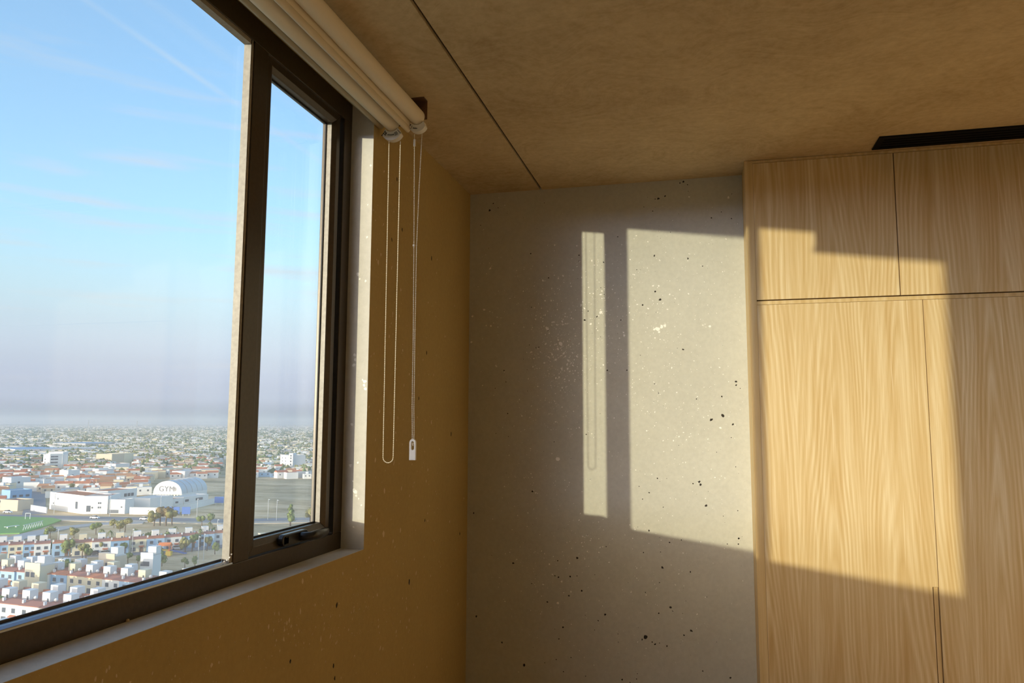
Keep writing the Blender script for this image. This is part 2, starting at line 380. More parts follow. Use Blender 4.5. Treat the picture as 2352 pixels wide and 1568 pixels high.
for cx, cy, sx, sy, n, r0, r1 in ((1285, 800, 32, 60, 190, .7, 3.0), (1235, 680, 45, 50, 70, .7, 2.2), (1300, 860, 40, 60, 70, .7, 2.4), (1250, 960, 50, 60, 60, .6, 2.0),
        (1230, 1120, 40, 40, 40, .7, 2.2), (1330, 700, 40, 80, 60, .6, 2.2), (1470, 690, 70, 80, 110, .7, 2.2), (1500, 870, 70, 80, 90, .7, 2.2), (1600, 950, 60, 120, 70, .7, 2.0),
        (1380, 690, 20, 60, 40, .7, 2.4), (1330, 1250, 60, 40, 50, .7, 2.6), (1215, 1330, 60, 50, 40, .7, 2.2), (1480, 1280, 120, 60, 60, .5, 1.8), (1630, 640, 50, 80, 50, .6, 1.8),
        (1130, 680, 25, 90, 24, 1.0, 3.0), (1400, 1000, 130, 260, 160, .5, 1.6), (1450, 1400, 150, 90, 90, .5, 1.8)):
    for i in range(int(n*1.5)): far_blot(flk, R.gauss(cx, sx), R.gauss(cy, sy), (r0+(r1-r0)*R.random()**3)*.9, R.choice((1, 1, 1.6, .7)), R.uniform(0, 3))
for px, py, r in ((1288, 790, 6), (1510, 755, 9), (1520, 750, 7), (1527, 747, 5), (1514, 762, 5), (1503, 756, 4), (1257, 755, 8), (1380, 717, 7), (1281, 1053, 7), (1325, 818, 5), (1112, 711, 5), (1085, 726, 4), (1083, 785, 4), (1434, 770, 5),
        (1630, 749, 4), (1252, 690, 3.5), (1247, 644, 3.5), (1274, 563, 3.5), (1325, 564, 3.5), (1673, 453, 4.5), (1500, 656, 3), (1513, 656, 3), (1305, 827, 4), (1276, 826, 4), (1335, 700, 3), (1655, 982, 4), (1290, 1335, 4), (1282, 1385, 4.5)):
    far_blot(flk, px, py, r*.75, R.uniform(.7, 1.3), R.uniform(0, 3))
flk.obj('paint_fleck', M['flake'], wall_far)['kind'] = 'stuff'
for px, py, r in ((1125, 483, 6.5), (1133, 467, 3), (1144, 477, 2.5), (1570, 417, 6), (1562, 420, 3), (1579, 424, 2.5), (1512, 456, 5), (1505, 457, 3), (1528, 450, 5), (1488, 453, 2), (1479, 475, 2), (1634, 500, 4), (1580, 593, 5), (1503, 587, 4), (1516, 688, 6),
        (1505, 669, 4), (1476, 700, 4), (1569, 802, 5), (1690, 876, 6), (1691, 884, 5), (1634, 963, 6), (1660, 954, 6), (1683, 974, 5), (1606, 1106, 5.5), (1609, 1113, 5), (1622, 1160, 5), (1697, 1236, 4), (1696, 1249, 3.5), (1326, 1281, 6.5), (1223, 1128, 4.5),
        (1275, 1322, 3.5), (1283, 1325, 3.5), (1310, 1324, 4), (1522, 1303, 4.5), (1586, 1313, 4), (1483, 1462, 8), (1475, 1468, 4), (1505, 1479, 4.5), (1498, 1474, 3), (1588, 1448, 5), (1571, 1458, 4), (1540, 1394, 5), (1545, 1403, 3), (1513, 1408, 4), (1390, 1411, 5), (1374, 1425, 4),
        (1336, 1356, 4.5), (1307, 1368, 4.5), (1293, 1440, 5), (1153, 1475, 5.5), (1204, 1527, 6), (1094, 1415, 5), (1088, 1178, 4.5), (1073, 1090, 4), (1678, 1556, 5), (1429, 1560, 4), (1532, 1483, 3.5), (1491, 1131, 3.5), (1491, 1218, 4), (1510, 1098, 3), (1658, 910, 3),
        (1600, 916, 3), (1614, 611, 3.5), (1440, 850, 4), (1395, 850, 4), (1371, 727, 4), (1343, 735, 4), (1386, 602, 3.5), (1260, 638, 3), (1219, 582, 3.5), (1158, 851, 3.5), (1179, 1293, 4), (1257, 1382, 3.5), (1284, 1467, 3), (1330, 586, 3), (1104, 517, 3), (1565, 1240, 3), (1538, 1245, 3)):
    far_blot(pit, px, py, r*.54, R.uniform(.7, 1.4), R.uniform(0, 3))
for i in range(170): far_blot(pit, R.uniform(1090, 1730), R.uniform(430, 1568), (.8+1.6*R.random()**2)*.7)
pit.obj('air_hole', M['pit'], wall_far)['kind'] = 'stuff'
fl2 = MB(); pt2 = MB()
def left_blot(mb, px, py, rpx, stretch=1.6, tilt=0.0):
    c = on_plane(px, py, 0, 0.0)
    if c.y > D-.01 or c.z < .02 or (c.z > SILL-.004 and c.y < YR+.008) or c.z > H-.02: return
    d = (c-CAM).length
    blot(mb, c, Vector((0, 1, 0)), Vector((0, 0, 1)), rpx*d/F_PX*1.1, (1, 0, 0), .0005, 6, stretch, tilt)
for cx, cy, sx, sy, n, r1 in ((650, 1440, 30, 20, 34, 4), (740, 1450, 30, 40, 40, 3.5), (820, 1400, 60, 70, 70, 3), (600, 1480, 90, 50, 50, 2.5), (870, 600, 25, 160, 60, 3), (930, 800, 60, 250, 90, 2.6), (900, 1200, 50, 140, 80, 3.2), (1000, 1000, 40, 300, 50, 2.4), (400, 1540, 150, 30, 40, 2.6), (760, 1340, 50, 40, 40, 2.4), (950, 1420, 60, 90, 40, 2.4)):
    for i in range(n): left_blot(fl2, R.gauss(cx, sx), R.gauss(cy, sy), .7+(r1-.7)*R.random()**3, R.uniform(1, 2.4), R.uniform(-.6, .3))
for px, py, r in ((251, 1533, 3), (245, 1540, 3), (219, 1559, 4), (235, 1565, 3), (486, 1527, 4), (881, 1224, 6), (920, 1217, 4), (883, 1126, 4), (695, 1335, 4), (862, 1056, 4), (617, 1438, 4), (869, 603, 4), (855, 400, 4), (1032, 375, 4)):
    left_blot(fl2, px, py, r)
fl2.obj('paint_fleck', M['flake_tan'], wall_left)['kind'] = 'stuff'
for px, py, r in ((774, 1388, 4), (667, 1517, 3), (766, 1530, 3), (769, 1557, 3), (940, 1338, 4), (912, 412, 3), (924, 528, 3), (900, 550, 3), (980, 810, 3), (991, 593, 3), (1036, 996, 3), (1056, 1225, 3), (976, 1195, 2.5), (962, 915, 2.5), (1090, 832, 3)):
    left_blot(pt2, px, py, r, 1.8)
pt2.obj('air_hole', M['pit'], wall_left)['kind'] = 'stuff'
fl3 = MB()
for px, py, r in ((822, 630, 4), (826, 641, 2.5), (815, 815, 4), (816, 826, 4), (813, 838, 4), (838, 876, 5), (837, 885, 4), (839, 893, 4), (833, 872, 2.5), (843, 545, 3), (840, 645, 3), (816, 1128, 6), (813, 1124, 3), (818, 1138, 3), (805, 1069, 4), (808, 975, 3), (822, 1062, 2.5), (811, 1105, 2), (830, 1160, 2.5), (824, 1145, 2), (812, 1210, 2), (852, 380, 2.5), (845, 470, 2)):
    c = on_plane(px, py, 1, YR-.0008); d = (c-CAM).length
    blot(fl3, c, Vector((1, 0, 0)), Vector((0, 0, 1)), r*d/F_PX*1.15, (0, -1, 0), .0006, 7, 1.0)
fl3.obj('paint_fleck', M['flake'], wall_left)['kind'] = 'stuff'

# ------------------------------------------------------------------ the window
win = empty('window_1', (FX, .56, SILL), 0, 'bronze aluminium window: wide fixed panes and a narrow casement at the far end', kind='structure')
win_inv = Matrix.Translation((-FX, -.56, -SILL))
def wpart(mb, name, m, parent=None, bevel=0.0, label=None):
    par = parent or win
    me = mb.mesh(name, m); me.transform(Matrix.Translation((-FX, -.56, -SILL))) ; o = inst(name, me, par)
    if bevel:
        md = o.modifiers.new('bevel', 'BEVEL'); md.width = bevel; md.segments = 2; md.limit_method = 'ANGLE'
    if label: o['label'] = label
    return o
zb0, zb1, zh0, zh1 = SILL, -.345+Z, 1.006+Z, H-.012
XF0 = -.112
wpart(MB().box(XF0, FX, YN, YR, zb0, zb1), 'bottom_rail', M['frame'], bevel=.002)
wpart(MB().box(XF0, FX, YN, YR, zh0, zh1), 'head_rail', M['frame'], bevel=.002)
wpart(MB().box(XF0, FX, 2.205, YR, zb1, zh0), 'jamb', M['frame'], bevel=.002)
wpart(MB().box(XF0, FX, YN, YN+.06, zb1, zh0), 'jamb', M['frame'], bevel=.002)
wpart(MB().box(XF0, FX, 1.682, 1.748, zb1, zh0), 'mullion', M['frame'], bevel=.0015)
wpart(MB().box(XF0, FX, .37, .405, zb1, zh0), 'mullion', M['frame'], bevel=.0015)
# glazing beads: a thin strip with two fine grooves on each side of the fixed panes
XG = -.104
def beads(y0, y1):
    wpart(MB().box(XG, -.0835, y1-.012, y1, zb1, zh0).box(XG, -.0825, y1-.0085, y1-.0045, zb1, zh0), 'glazing_bead', M['bead'], label='pale upright glazing bead')
    wpart(MB().box(XG, -.0835, y0, y0+.012, zb1, zh0), 'glazing_bead', M['bead'])
    wpart(MB().box(XG, -.0835, y0, y1, zh0-.012, zh0), 'glazing_bead', M['bead'])
    wpart(MB().prism([(XG, zb1-.001), (-.0805, zb1-.001), (-.0815, zb1+.004), (-.090, zb1+.008), (XG, zb1+.009)], 1, y0, y1), 'glazing_bead', M['bead_foot'], bevel=.001)
    wpart(MB().box(XG-.003, XG-.0005, y0, y1-.0125, zb1+.007, zb1+.013), 'gasket', M['gasket'])
    wpart(MB().box(XG-.006, XG, y0+.001, y1-.001, zb1+.001, zh0-.001), 'pane', M['glass'])
beads(.405, 1.682); beads(YN+.06, .37)
# casement sash: four mitred members with a chamfered inner edge
sash = empty('sash', (0, 0, 0)); sash.parent = win
SY0, SY1, SZ0, SZ1 = 1.7545, 2.188, zb1+.003, 1.012+Z-.004
XS = -.0875
PROF = [(.0, -.130), (.0, XS), (.022, XS), (.034, XS-.007), (.038, XS-.009), (.038, -.130)]     # (inward distance, x)
def member(side):
    mb = MB(); n = len(PROF); vs = []
    for end in (0, 1):
        for d, x in PROF:
            if side == 'l': vs.append((x, SY0+d, (SZ0+d) if end == 0 else (SZ1-d)))
            if side == 'r': vs.append((x, SY1-d, (SZ0+d) if end == 0 else (SZ1-d)))
            if side == 'b': vs.append((x, (SY0+d) if end == 0 else (SY1-d), SZ0+d))
            if side == 't': vs.append((x, (SY0+d) if end == 0 else (SY1-d), SZ1-d))
    fs = [tuple(range(n)), tuple(range(n, 2*n))] + [(i, (i+1) % n, n+(i+1) % n, n+i) for i in range(n)]
    return mb.add(vs, fs)
for s_, nm in (('l', 'stile'), ('r', 'stile'), ('b', 'rail'), ('t', 'rail')):
    wpart(member(s_), nm, M['frame'], sash, .0012)
wpart(MB().box(-.118, XS-.0105, SY1-.0395, SY1-.0378, SZ0+.038, SZ1-.038), 'bead', M['bead'], sash, label='inner face of the far stile in a painted sunlit tone')  # thin pale skin; sun on the stile face put into its colour
wpart(MB().box(-.1185, -.115, SY1-.044, SY1-.0395, SZ0+.038, SZ1-.038).box(-.1185, -.115, SY0+.038, SY0+.042, SZ0+.038, SZ1-.038)
      .box(-.1185, -.115, SY0+.038, SY1-.038, SZ0+.038, SZ0+.042).box(-.1185, -.115, SY0+.038, SY1-.038, SZ1-.042, SZ1-.038), 'gasket', M['gasket'], sash)
wpart(MB().box(-.124, -.1185, SY0+.037, SY1-.037, SZ0+.037, SZ1-.037), 'pane', M['glass_sash'], sash)
# casement handle: rounded base plate with a keyhole boss, neck and curved lever
hd = empty('handle', (0, 0, 0)); hd.parent = win; hd['label'] = 'black lever handle lying level on the casement'
XH = XS; hz = -.322+Z
def capsule(y0, y1, z0, z1, n=8):
    r = (z1-z0)/2; zc = (z0+z1)/2
    return [(y0+r-r*math.sin(PI*k/n), zc-r*math.cos(PI*k/n)) for k in range(n+1)] + [(y1-r+r*math.sin(PI*k/n), zc+r*math.cos(PI*k/n)) for k in range(n+1)]
wpart(MB().prism(capsule(1.893, 2.035, hz-.0165, hz+.0165), 0, XH, XH+.017), 'base_plate', M['handle'], hd, .003)
wpart(MB().prism(capsule(1.907, 1.917, hz-.010, hz+.010, 5), 0, XH+.0165, XH+.0185), 'keyhole', M['gasket'], hd, .0008)
lev = MB(); path = [(XH+.012, 1.992, hz), (XH+.030, 1.990, hz+.001), (XH+.044, 1.998, hz+.002), (XH+.050, 2.016, hz+.002), (XH+.049, 2.045, hz+.001), (XH+.044, 2.078, hz), (XH+.038, 2.104, hz-.001), (XH+.035, 2.120, hz-.001)]
rad = [(.012, .012), (.012, .012), (.012, .011), (.0085, .014), (.0075, .0145), (.0065, .014), (.0055, .0125), (.003, .009)]
nn = 14; rings = []
for i, p in enumerate(path):
    a = Vector(path[max(i-1, 0)]); c = Vector(path[min(i+1, len(path)-1)]); t = (c-a).normalized(); up = Vector((0, 0, 1)); sd = t.cross(up).normalized()
    rings.append([Vector(p)+sd*rad[i][0]*math.cos(2*PI*k/nn)+up*rad[i][1]*math.sin(2*PI*k/nn) for k in range(nn)])
lev.add([q for r_ in rings for q in r_], [(i*nn+k, i*nn+(k+1) % nn, (i+1)*nn+(k+1) % nn, (i+1)*nn+k) for i in range(len(path)-1) for k in range(nn)], 0, True)
lev.add(rings[-1], [tuple(range(nn))], 0, True); lev.add(rings[0], [tuple(range(nn))], 0, True)
wpart(lev, 'lever', M['handle'], hd)
# a crumb of old sealant in the corner of the fixed pane
cr_ = MB()
for q in ((-.083, 1.662, zb1+.012), (-.083, 1.672, zb1+.017), (-.084, 1.652, zb1+.010), (-.0815, 1.676, zb1+.024)):
    cr_.sphere(q, .0026, 6, 4)
wpart(cr_, 'sealant', M['flake'], None, label='white crumbs of sealant in the lower corner')
wpart(MB().sphere((FX+.002, 1.33, zb0+.003), .0038, 7, 5), 'plaster_crumb', M['flake_tan'])

# ------------------------------------------------------------------ roller blinds
def bead_loop(path, r, name, parent, pitch=.006):
    pts = [Vector(p) for p in path]; seg = [(pts[i+1]-pts[i]).length for i in range(len(pts)-1)]; tot = sum(seg)
    mb = MB(); n = int(tot/pitch); i = 0; acc = 0
    for k in range(n+1):
        s = k*pitch
        while i < len(seg)-1 and s > acc+seg[i]: acc += seg[i]; i += 1
        q = pts[i].lerp(pts[i+1], (s-acc)/seg[i]); mb.sphere(q, r, 6, 4)
    mb.tube(pts, .0008, 4)
    o = mb.obj(name, M['bead_chain'], parent); o['kind'] = 'stuff'; return o
def blind(label, xc, zc, y0, y1, rail, rail_mat, rail_r, bracket_front, mark, chain_path, drop=None, shown=True):
    t = empty('roller_blind', (xc, y1, zc), 0, label, 'blind', 'roller blinds under the ceiling along the window')
    inv = Matrix.Translation((-xc, -y1, -zc))
    def part(mb, name, m, bevel=0.0, parent=None):
        me = mb.mesh(name, m); me.transform(inv); o = inst(name, me, parent or t)
        if bevel:
            md = o.modifiers.new('bevel', 'BEVEL'); md.width = bevel; md.segments = 3; md.limit_method = 'ANGLE'
        return o
    r = .026
    mb = MB(); mb.tube([(xc, y0, zc), (xc, y1, zc)], r, 40)
    part(mb, 'fabric_roll', M['fabric'])
    rx, rz_ = rail
    mb = MB().box(xc-r, xc-r+.0012, y0+.004, y1-.004, rz_+rail_r[1]*.5, zc)   # cloth from the roll to its rail
    part(mb, 'cloth', M['fabric'])
    n = 20; poly = [(rx+rail_r[0]*math.cos(2*PI*k/n), rz_+rail_r[1]*math.sin(2*PI*k/n)) for k in range(n)]
    mb = MB(); P3 = lambda y: [(u, y, v) for u, v in poly]
    mb.add(P3(y0+.002)+P3(y1-.002), [(k, (k+1) % n, n+(k+1) % n, n+k) for k in range(n)], 0, True); mb.add(P3(y0+.002), [tuple(range(n))]); mb.add(P3(y1-.002), [tuple(range(n))])
    part(mb, 'bottom_rail', rail_mat)
    for ye, s in ((y1, 1), (y0, -1)):
        # bracket: plate from the ceiling with a dished clutch housing around the roll end
        a, c = sorted((ye+s*.001, ye+s*.004))
        pl = MB().box(xc-.016, xc+.034, a, c, zc-.01, H)
        pl.box(xc-.016, xc+.034, min(ye-s*.03, c), max(ye-s*.03, c), H-.003, H)
        part(pl, 'bracket', M['steel'], .001)
        if s > 0 and bracket_front is not None:
            hs = MB(); k0 = 18
            ang = [math.radians(218+104*i/k0) for i in range(k0+1)]
            inner = [(xc+(r+.003)*math.cos(q), zc+(r+.003)*math.sin(q)) for q in ang]
            outer = [(xc+(r+(.033 if bracket_front else .027)-.009*abs((i-k0/2)/(k0/2))**2)*math.cos(math.radians(228+84*i/k0)), zc+(r+(.033 if bracket_front else .027)-.007*abs((i-k0/2)/(k0/2))**2)*math.sin(math.radians(228+84*i/k0))) for i in range(k0+1)]
            pf = [(inner[i], inner[i+1], outer[i+1], outer[i]) for i in range(k0)]
            yA, yB = ye-.006, ye+.018
            for q in pf:
                vs = [(u, yA, v) for u, v in q]+[(u, yB, v) for u, v in q]
                hs.add(vs, [(0, 1, 2, 3), (7, 6, 5, 4), (0, 1, 5, 4), (1, 2, 6, 5), (2, 3, 7, 6), (3, 0, 4, 7)])
            ho = part(hs, 'clutch_housing', M['white'])
            ho['label'] = 'curved end housing printed with small black marks'
            mk = MB()
            for j, (q, dr, hgt, wd) in enumerate(mark):
                a_ = math.radians(q)
                for (e0, e1) in ((0, 1),):
                    cxm, czm = xc+(r+dr)*math.cos(a_), zc+(r+dr)*math.sin(a_)
                    ux, uz = math.cos(a_), math.sin(a_); tx, tz = -uz, ux
                    vs = []
                    for yy in (yA-.0006, yA+.001):
                        for su, sv in ((-1, -1), (1, -1), (1, 1), (-1, 1)):
                            vs.append((cxm+ux*su*hgt/2+tx*sv*wd/2, yy, czm+uz*su*hgt/2+tz*sv*wd/2))
                    mk.add(vs, [(0, 1, 2, 3), (4, 5, 6, 7), (0, 1, 5, 4), (1, 2, 6, 5), (2, 3, 7, 6), (3, 0, 4, 7)])
            part(mk, 'printed_mark', M['ink'], 0, ho).matrix_basis = Matrix()
    if drop:
        part(MB().box(rx-.001, rx+.001, y0+.004, y1-.004, drop, zc), 'cloth', M['fabric'])
    return t, part
MARKS = []
for q in (236, 239.5, 243): MARKS += [(q-1, .012, .005, .0011), (q-1, .019, .004, .0011), (q, .0155, .009, .0010)]
for q in (228.5, 230.5): MARKS += [(q, .010, .006, .0016), (q, .018, .006, .0016), (q-.6, .026, .005, .0016)]
for q in (252, 258, 264, 270, 276, 281): MARKS += [(q, .0155, .0026, .0030), (q+1.5, .013, .0012, .0022)]
for q in (288, 292, 296, 300): MARKS += [(q, .011, .005, .0013), (q+1.2, .016, .004, .0013), (q-1, .020, .003, .0012)]
MARKS += [(311, .016, .018, .0016), (229, .018, .020, .0012)]
zr = lambda v: v+Z
def hang(a, c, zlow, n=14):
    # a free loop: two nearly straight legs joined by a small round bend
    (x0, y0, z0), (x1, y1, z1) = a, c; r = (Vector((x1, y1, 0))-Vector((x0, y0, 0))).length/2*.86
    mid = Vector(((x0+x1)/2, (y0+y1)/2, zlow+r)); d = (Vector((x1, y1, 0))-Vector((x0, y0, 0))).normalized()
    pts = [Vector(a)] + [Vector(a).lerp(mid-d*r, k/6) for k in range(1, 6)]
    for k in range(n+1):
        q = PI+PI*k/n; pts.append(mid + d*r*math.cos(q) + Vector((0, 0, r*math.sin(q))))
    pts += [(mid+d*r).lerp(Vector(c), k/6) for k in range(1, 7)]
    return pts
t1, part1 = blind('outer cream roller blind nearer the window, khaki bottom rail, white housing', .050, zr(1.011), .20, 2.296, (.0095, zr(1.006)), M['rail_dull'], (.0115, .0105), True, MARKS, None)
ch = bead_loop(hang((.0372, 2.302, zr(.952)), (.0775, 2.304, zr(.952)), zr(-.127)), .0021, 'bead_chain', None)
ch.data.transform(Matrix.Translation((-.050, -2.296, -zr(1.011)))); ch.parent = t1; ch['label'] = 'free hanging loop of ivory beads'
t2, part2 = blind('inner cream roller blind nearer the room, ivory bottom rail and weighted chain', .137, zr(1.030), .20, 2.306, (.104, zr(.991)), M['rail'], (.0085, .0125), False, MARKS[6:22], None)
a_, c_ = Vector((.1247, 2.312, zr(.972))), Vector((.1512, 2.314, zr(.975)))
pd = Vector((.1385, 2.313, zr(-.050)))
pts2 = [a_, Vector((.1300, 2.312, zr(.60))), Vector((.1328, 2.313, zr(.30))), Vector((.1333, 2.313, zr(.05))), pd+Vector((-.0028, 0, .02)), pd+Vector((-.0026, 0, -.014)), pd+Vector((0, 0, -.021)), pd+Vector((.0026, 0, -.014)), pd+Vector((.0034, 0, .02)),
        Vector((.1395, 2.314, zr(.05))), Vector((.1385, 2.314, zr(.30))), Vector((.1385, 2.314, zr(.58))), Vector((.1440, 2.314, zr(.78))), c_]
ch = bead_loop(pts2, .0021, 'bead_chain', None); off2 = Matrix.Translation((-.137, -2.306, -zr(1.030))); ch.data.transform(off2); ch.parent = t2
part2(MB().tube([(.1258, 2.312, zr(.955)), (.1258, 2.312, zr(.932))], [.0042, .0042], 10), 'chain_connector', M['white'])
part2(MB().sphere((.1302, 2.311, zr(.589)), .0045, 8, 6), 'chain_stop', M['white'])
# pendant weight: a round-topped tab with a slot for the chain
pb = MB(); hw, top, bot, th = .0112, pd.z-.004, pd.z-.068, .0085; ns = 10
out = [(-hw, bot), (hw, bot)] + [(hw*math.cos(PI*k/ns), top-hw+hw*math.sin(PI*k/ns)+.004) for k in range(ns+1)]
sw, s0, s1 = .0048, pd.z-.031, pd.z-.012
slot = [(sw*math.cos(PI+PI*k/6), s0+sw*math.sin(PI+PI*k/6)) for k in range(7)] + [(sw*math.cos(PI*k/6), s1+sw*math.sin(PI*k/6)) for k in range(7)]
bm = bmesh.new()
ev = []
for lp in (out, slot):
    vv = [bm.verts.new((pd.x+u, pd.y-th/2, w)) for u, w in lp]
    ev += [bm.edges.new((vv[i], vv[(i+1) % len(vv)])) for i in range(len(vv))]
bmesh.ops.triangle_fill(bm, use_beauty=True, edges=ev, use_dissolve=False)
ex = bmesh.ops.extrude_face_region(bm, geom=list(bm.faces)); bmesh.ops.translate(bm, verts=[v for v in ex['geom'] if isinstance(v, bmesh.types.BMVert)], vec=(0, th, 0))
bmesh.ops.recalc_face_normals(bm, faces=bm.faces)
me = bpy.data.meshes.new('pendant'); bm.to_mesh(me); bm.free(); me.materials.append(M['white']); me.transform(off2)
po = inst('pendant', me, t2); md = po.modifiers.new('bevel', 'BEVEL'); md.width = .0012; md.segments = 2; md.limit_method = 'ANGLE'
po['label'] = 'white slotted weight on the chain'
# the neighbouring pair over the near pane, partly let down (beyond the frame; it shades the upper doors)
t3, part3 = blind('outer cream roller blind over the near pane, let down a little', .050, zr(1.011), -1.1, .150, (.022, zr(.905)), M['rail_dull'], (.0095, .0115), None, MARKS, None, drop=zr(.905))

# ------------------------------------------------------------------ wardrobe
XW, YW = 1.243, D-.1824
xst, xs_, xl_ = 1.2767, 1.8086, 1.8852
zg = .5007+Z
wd = empty('wardrobe', (XW, YW, 0), 0, 'tall built-in oak veneer wardrobe with flush doors beside the bare wall', 'wardrobe')
inv_w = Matrix.Translation((-XW, -YW, 0))
def wpart2(mb, name, m, bevel=0.0, parent=None, label=None):
    me = mb.mesh(name, m); me.transform(inv_w); o = inst(name, me, parent or wd)
    if bevel:
        md = o.modifiers.new('bevel', 'BEVEL'); md.width = bevel; md.segments = 2; md.limit_method = 'ANGLE'
    if label: o['label'] = label
    return o
DT = .019
wpart2(MB().box(XW, xst-.001, YW, D-.001, .0, H-.001), 'side_panel', M['oak_plain'], .001)
wpart2(MB().box(xst-.001, W-.01, YW+.004, D-.001, H-.0125, H-.001), 'top_panel', M['oak_plain'], .0008)
wpart2(MB().box(xst-.001, W-.01, YW+.0008, D-.02, zg-.0185, zg-.0035), 'shelf_edge', M['oak_plain'], .0006)
wpart2(MB().box(xst-.001, W-.01, YW+DT+.001, D-.02, .0, H-.0125), 'carcass', M['oak_dark'])
zt0, zt1 = zg+.001, H-.0145
xe = [xst-.0006, xs_, 2.3585, 2.90, 3.45, W-.012]
for i in range(5):
    wpart2(MB().box(xe[i]+.0015*(i > 0), xe[i+1]-.002, YW, YW+DT, zt0, zt1), 'upper_door', M['oak'], .0008)
xl = [xst-.0006, xl_, 2.50, 3.11, W-.012]
zn = -.5963+Z
zl1 = zg-.0195
# first lower door has its edge cut back for a finger pull
wpart2(MB().prism([(xl[0], .06), (1.8645, .06), (1.8645, zn), (xl_-.0012, zn), (xl_-.0012, zl1), (xl[0], zl1)], 1, YW, YW+DT), 'lower_door', M['oak'], .0007)
wpart2(MB().box(1.8682, xl_-.0025, YW+.004, YW+DT, .06, zn-.0012), 'finger_pull', M['oak_plain'], .0006, label='set-back upright strip that serves as a pull')
for i in range(1, 4):
    wpart2(MB().box(xl[i]+.0012, xl[i+1]-.002, YW, YW+DT, .06, zl1), 'lower_door', M['oak'], .0007)

# ------------------------------------------------------------------ slot air diffuser in the ceiling
dv = empty('air_vent', (1.7255, 3.012, H), 0, 'matt black slotted air vent let into the ceiling above the wardrobe', 'vent')
def dpart(mb, name, m):
    me = mb.mesh(name, m); me.transform(Matrix.Translation((-1.7255, -3.012, -H))); return inst(name, me, dv)
x0, x1, y0, y1 = 1.7255, 3.3, 3.012, 3.147
dpart(MB().box(x0, x1, y0, y0+.020, H-.005, H+.0005).box(x0, x1, y1-.020, y1, H-.005, H+.0005).box(x0, x0+.022, y0+.02, y1-.02, H-.005, H+.0005).box(x1-.022, x1, y0+.02, y1-.02, H-.005, H+.0005), 'frame', M['black'])
for k in range(3):
    yy = y0+.036+k*.0255
    dpart(MB().box(x0+.022, x1-.022, yy, yy+.012, H-.004, H-.0008), 'slat', M['black'])
dpart(MB().box(x0+.022, x1-.022, y0+.02, y1-.02, H-.0006, H-.0002), 'backing', M['deep'])


# ------------------------------------------------------------------ the town below
SK = {}
def smat(name, c, rough=.9): SK[name] = mat(name, c, rough, 0, .2); return SK[name]
smat('lime_white', (.82, .80, .76)); smat('cream_render', (.76, .67, .48)); smat('pale_blue', (.40, .57, .74)); smat('grey_blue', (.30, .47, .66)); smat('grey_render', (.50, .49, .47))
smat('sand_render', (.66, .56, .42)); smat('terracotta', (.58, .21, .11)); smat('red_brown', (.44, .19, .14)); smat('roof_grey', (.46, .44, .42)); smat('roof_pale', (.66, .64, .60)); smat('brick_orange', (.55, .27, .14))
smat('window_dark', (.10, .12, .15), .4); smat('door_brown', (.22, .13, .09)); smat('tank_black', (.05, .05, .05), .5); smat('car_glass', (.03, .035, .04), .2); smat('tyre', (.02, .02, .02))
smat('asphalt', (.27, .27, .28)); smat('dust_road', (.52, .46, .38)); smat('pitch', (.22, .42, .12)); smat('galvanised', (.55, .55, .55), .5); smat('sign_blue', (.10, .20, .50)); smat('orange_paint', (.70, .22, .08)); smat('yellow_paint', (.75, .52, .08)); smat('slide_blue', (.10, .18, .45)); smat('red_paint', (.55, .08, .06))
def leaf_mat(name, c):
    m = mat(name, c, .9, 0, .1); g = G(m); n = g.noise(g.pos(), .9, 3, .6)
    g.color(g.ramp(n, [(.3, tuple(x*.6 for x in c)+(1,)), (.7, tuple(x*1.35 for x in c)+(1,))])); return m
SK['leaf_green'] = leaf_mat('leaf_green', (.19, .24, .08)); SK['leaf_olive'] = leaf_mat('leaf_olive', (.28, .26, .10)); SK['leaf_dark'] = leaf_mat('leaf_dark', (.11, .15, .07)); SK['leaf_dry'] = leaf_mat('leaf_dry', (.26, .19, .09)); SK['bark'] = mat('bark', (.14, .10, .07))
def ground_mat():
    m = mat('dry_ground', (.42, .36, .28), .95, 0, .1); g = G(m); P = g.pos()
    n1 = g.noise(P, .004, 4, .6); n2 = g.noise(g.map(P, (1, 2.2, 1)), .022, 6, .7); n3 = g.noise(P, .25, 3, .6)
    c = g.ramp(n2, [(.32, (.18, .14, .05, 1)), (.46, (.68, .45, .21, 1)), (.62, (.95, .70, .42, 1))])
    c = g.mix(g.ramp(n1, [(.42, 0.0), (.6, 1.0)]), c, g.ramp(n2, [(.36, (.20, .18, .07, 1)), (.62, (.56, .42, .22, 1))]))
    g.color(g.mix(.22, c, g.ramp(n3, [(.3, (.30, .27, .22, 1)), (.7, (.52, .47, .40, 1))]))); return m
SK['ground'] = ground_mat()
mb = MB(); RG = 24000
mb.add([(RG*math.cos(2*PI*k/64), RG*math.sin(2*PI*k/64), GZ-.3) for k in range(64)], [tuple(range(64))])
tag(mb.obj('ground', SK['ground']), 'dry ground of the plain with the town spread over it', kind='structure')
def strip(name, pts, hw, m, up, label):
    P = [ground(*p) for p in pts]; mb = MB(); vs = []
    for i, p in enumerate(P):
        t = (P[min(i+1, len(P)-1)]-P[max(i-1, 0)]); t.z = 0; t.normalize(); n = Vector((-t.y, t.x, 0))
        vs += [p+n*hw+Vector((0, 0, up)), p-n*hw+Vector((0, 0, up))]
    n_ = len(vs); vs += [v-Vector((0, 0, .5)) for v in vs]
    fs = []
    for i in range(len(P)-1):
        a = 2*i; fs += [(a, a+1, a+3, a+2), (a+n_, a+2+n_, a+3+n_, a+1+n_), (a, a+2, a+2+n_, a+n_), (a+1, a+1+n_, a+3+n_, a+3)]
    fs += [(0, n_, n_+1, 1), (n_-2, n_-1, 2*n_-1, 2*n_-2)]
    return tag(mb.add(vs, fs).obj(name, m), label, kind='structure')
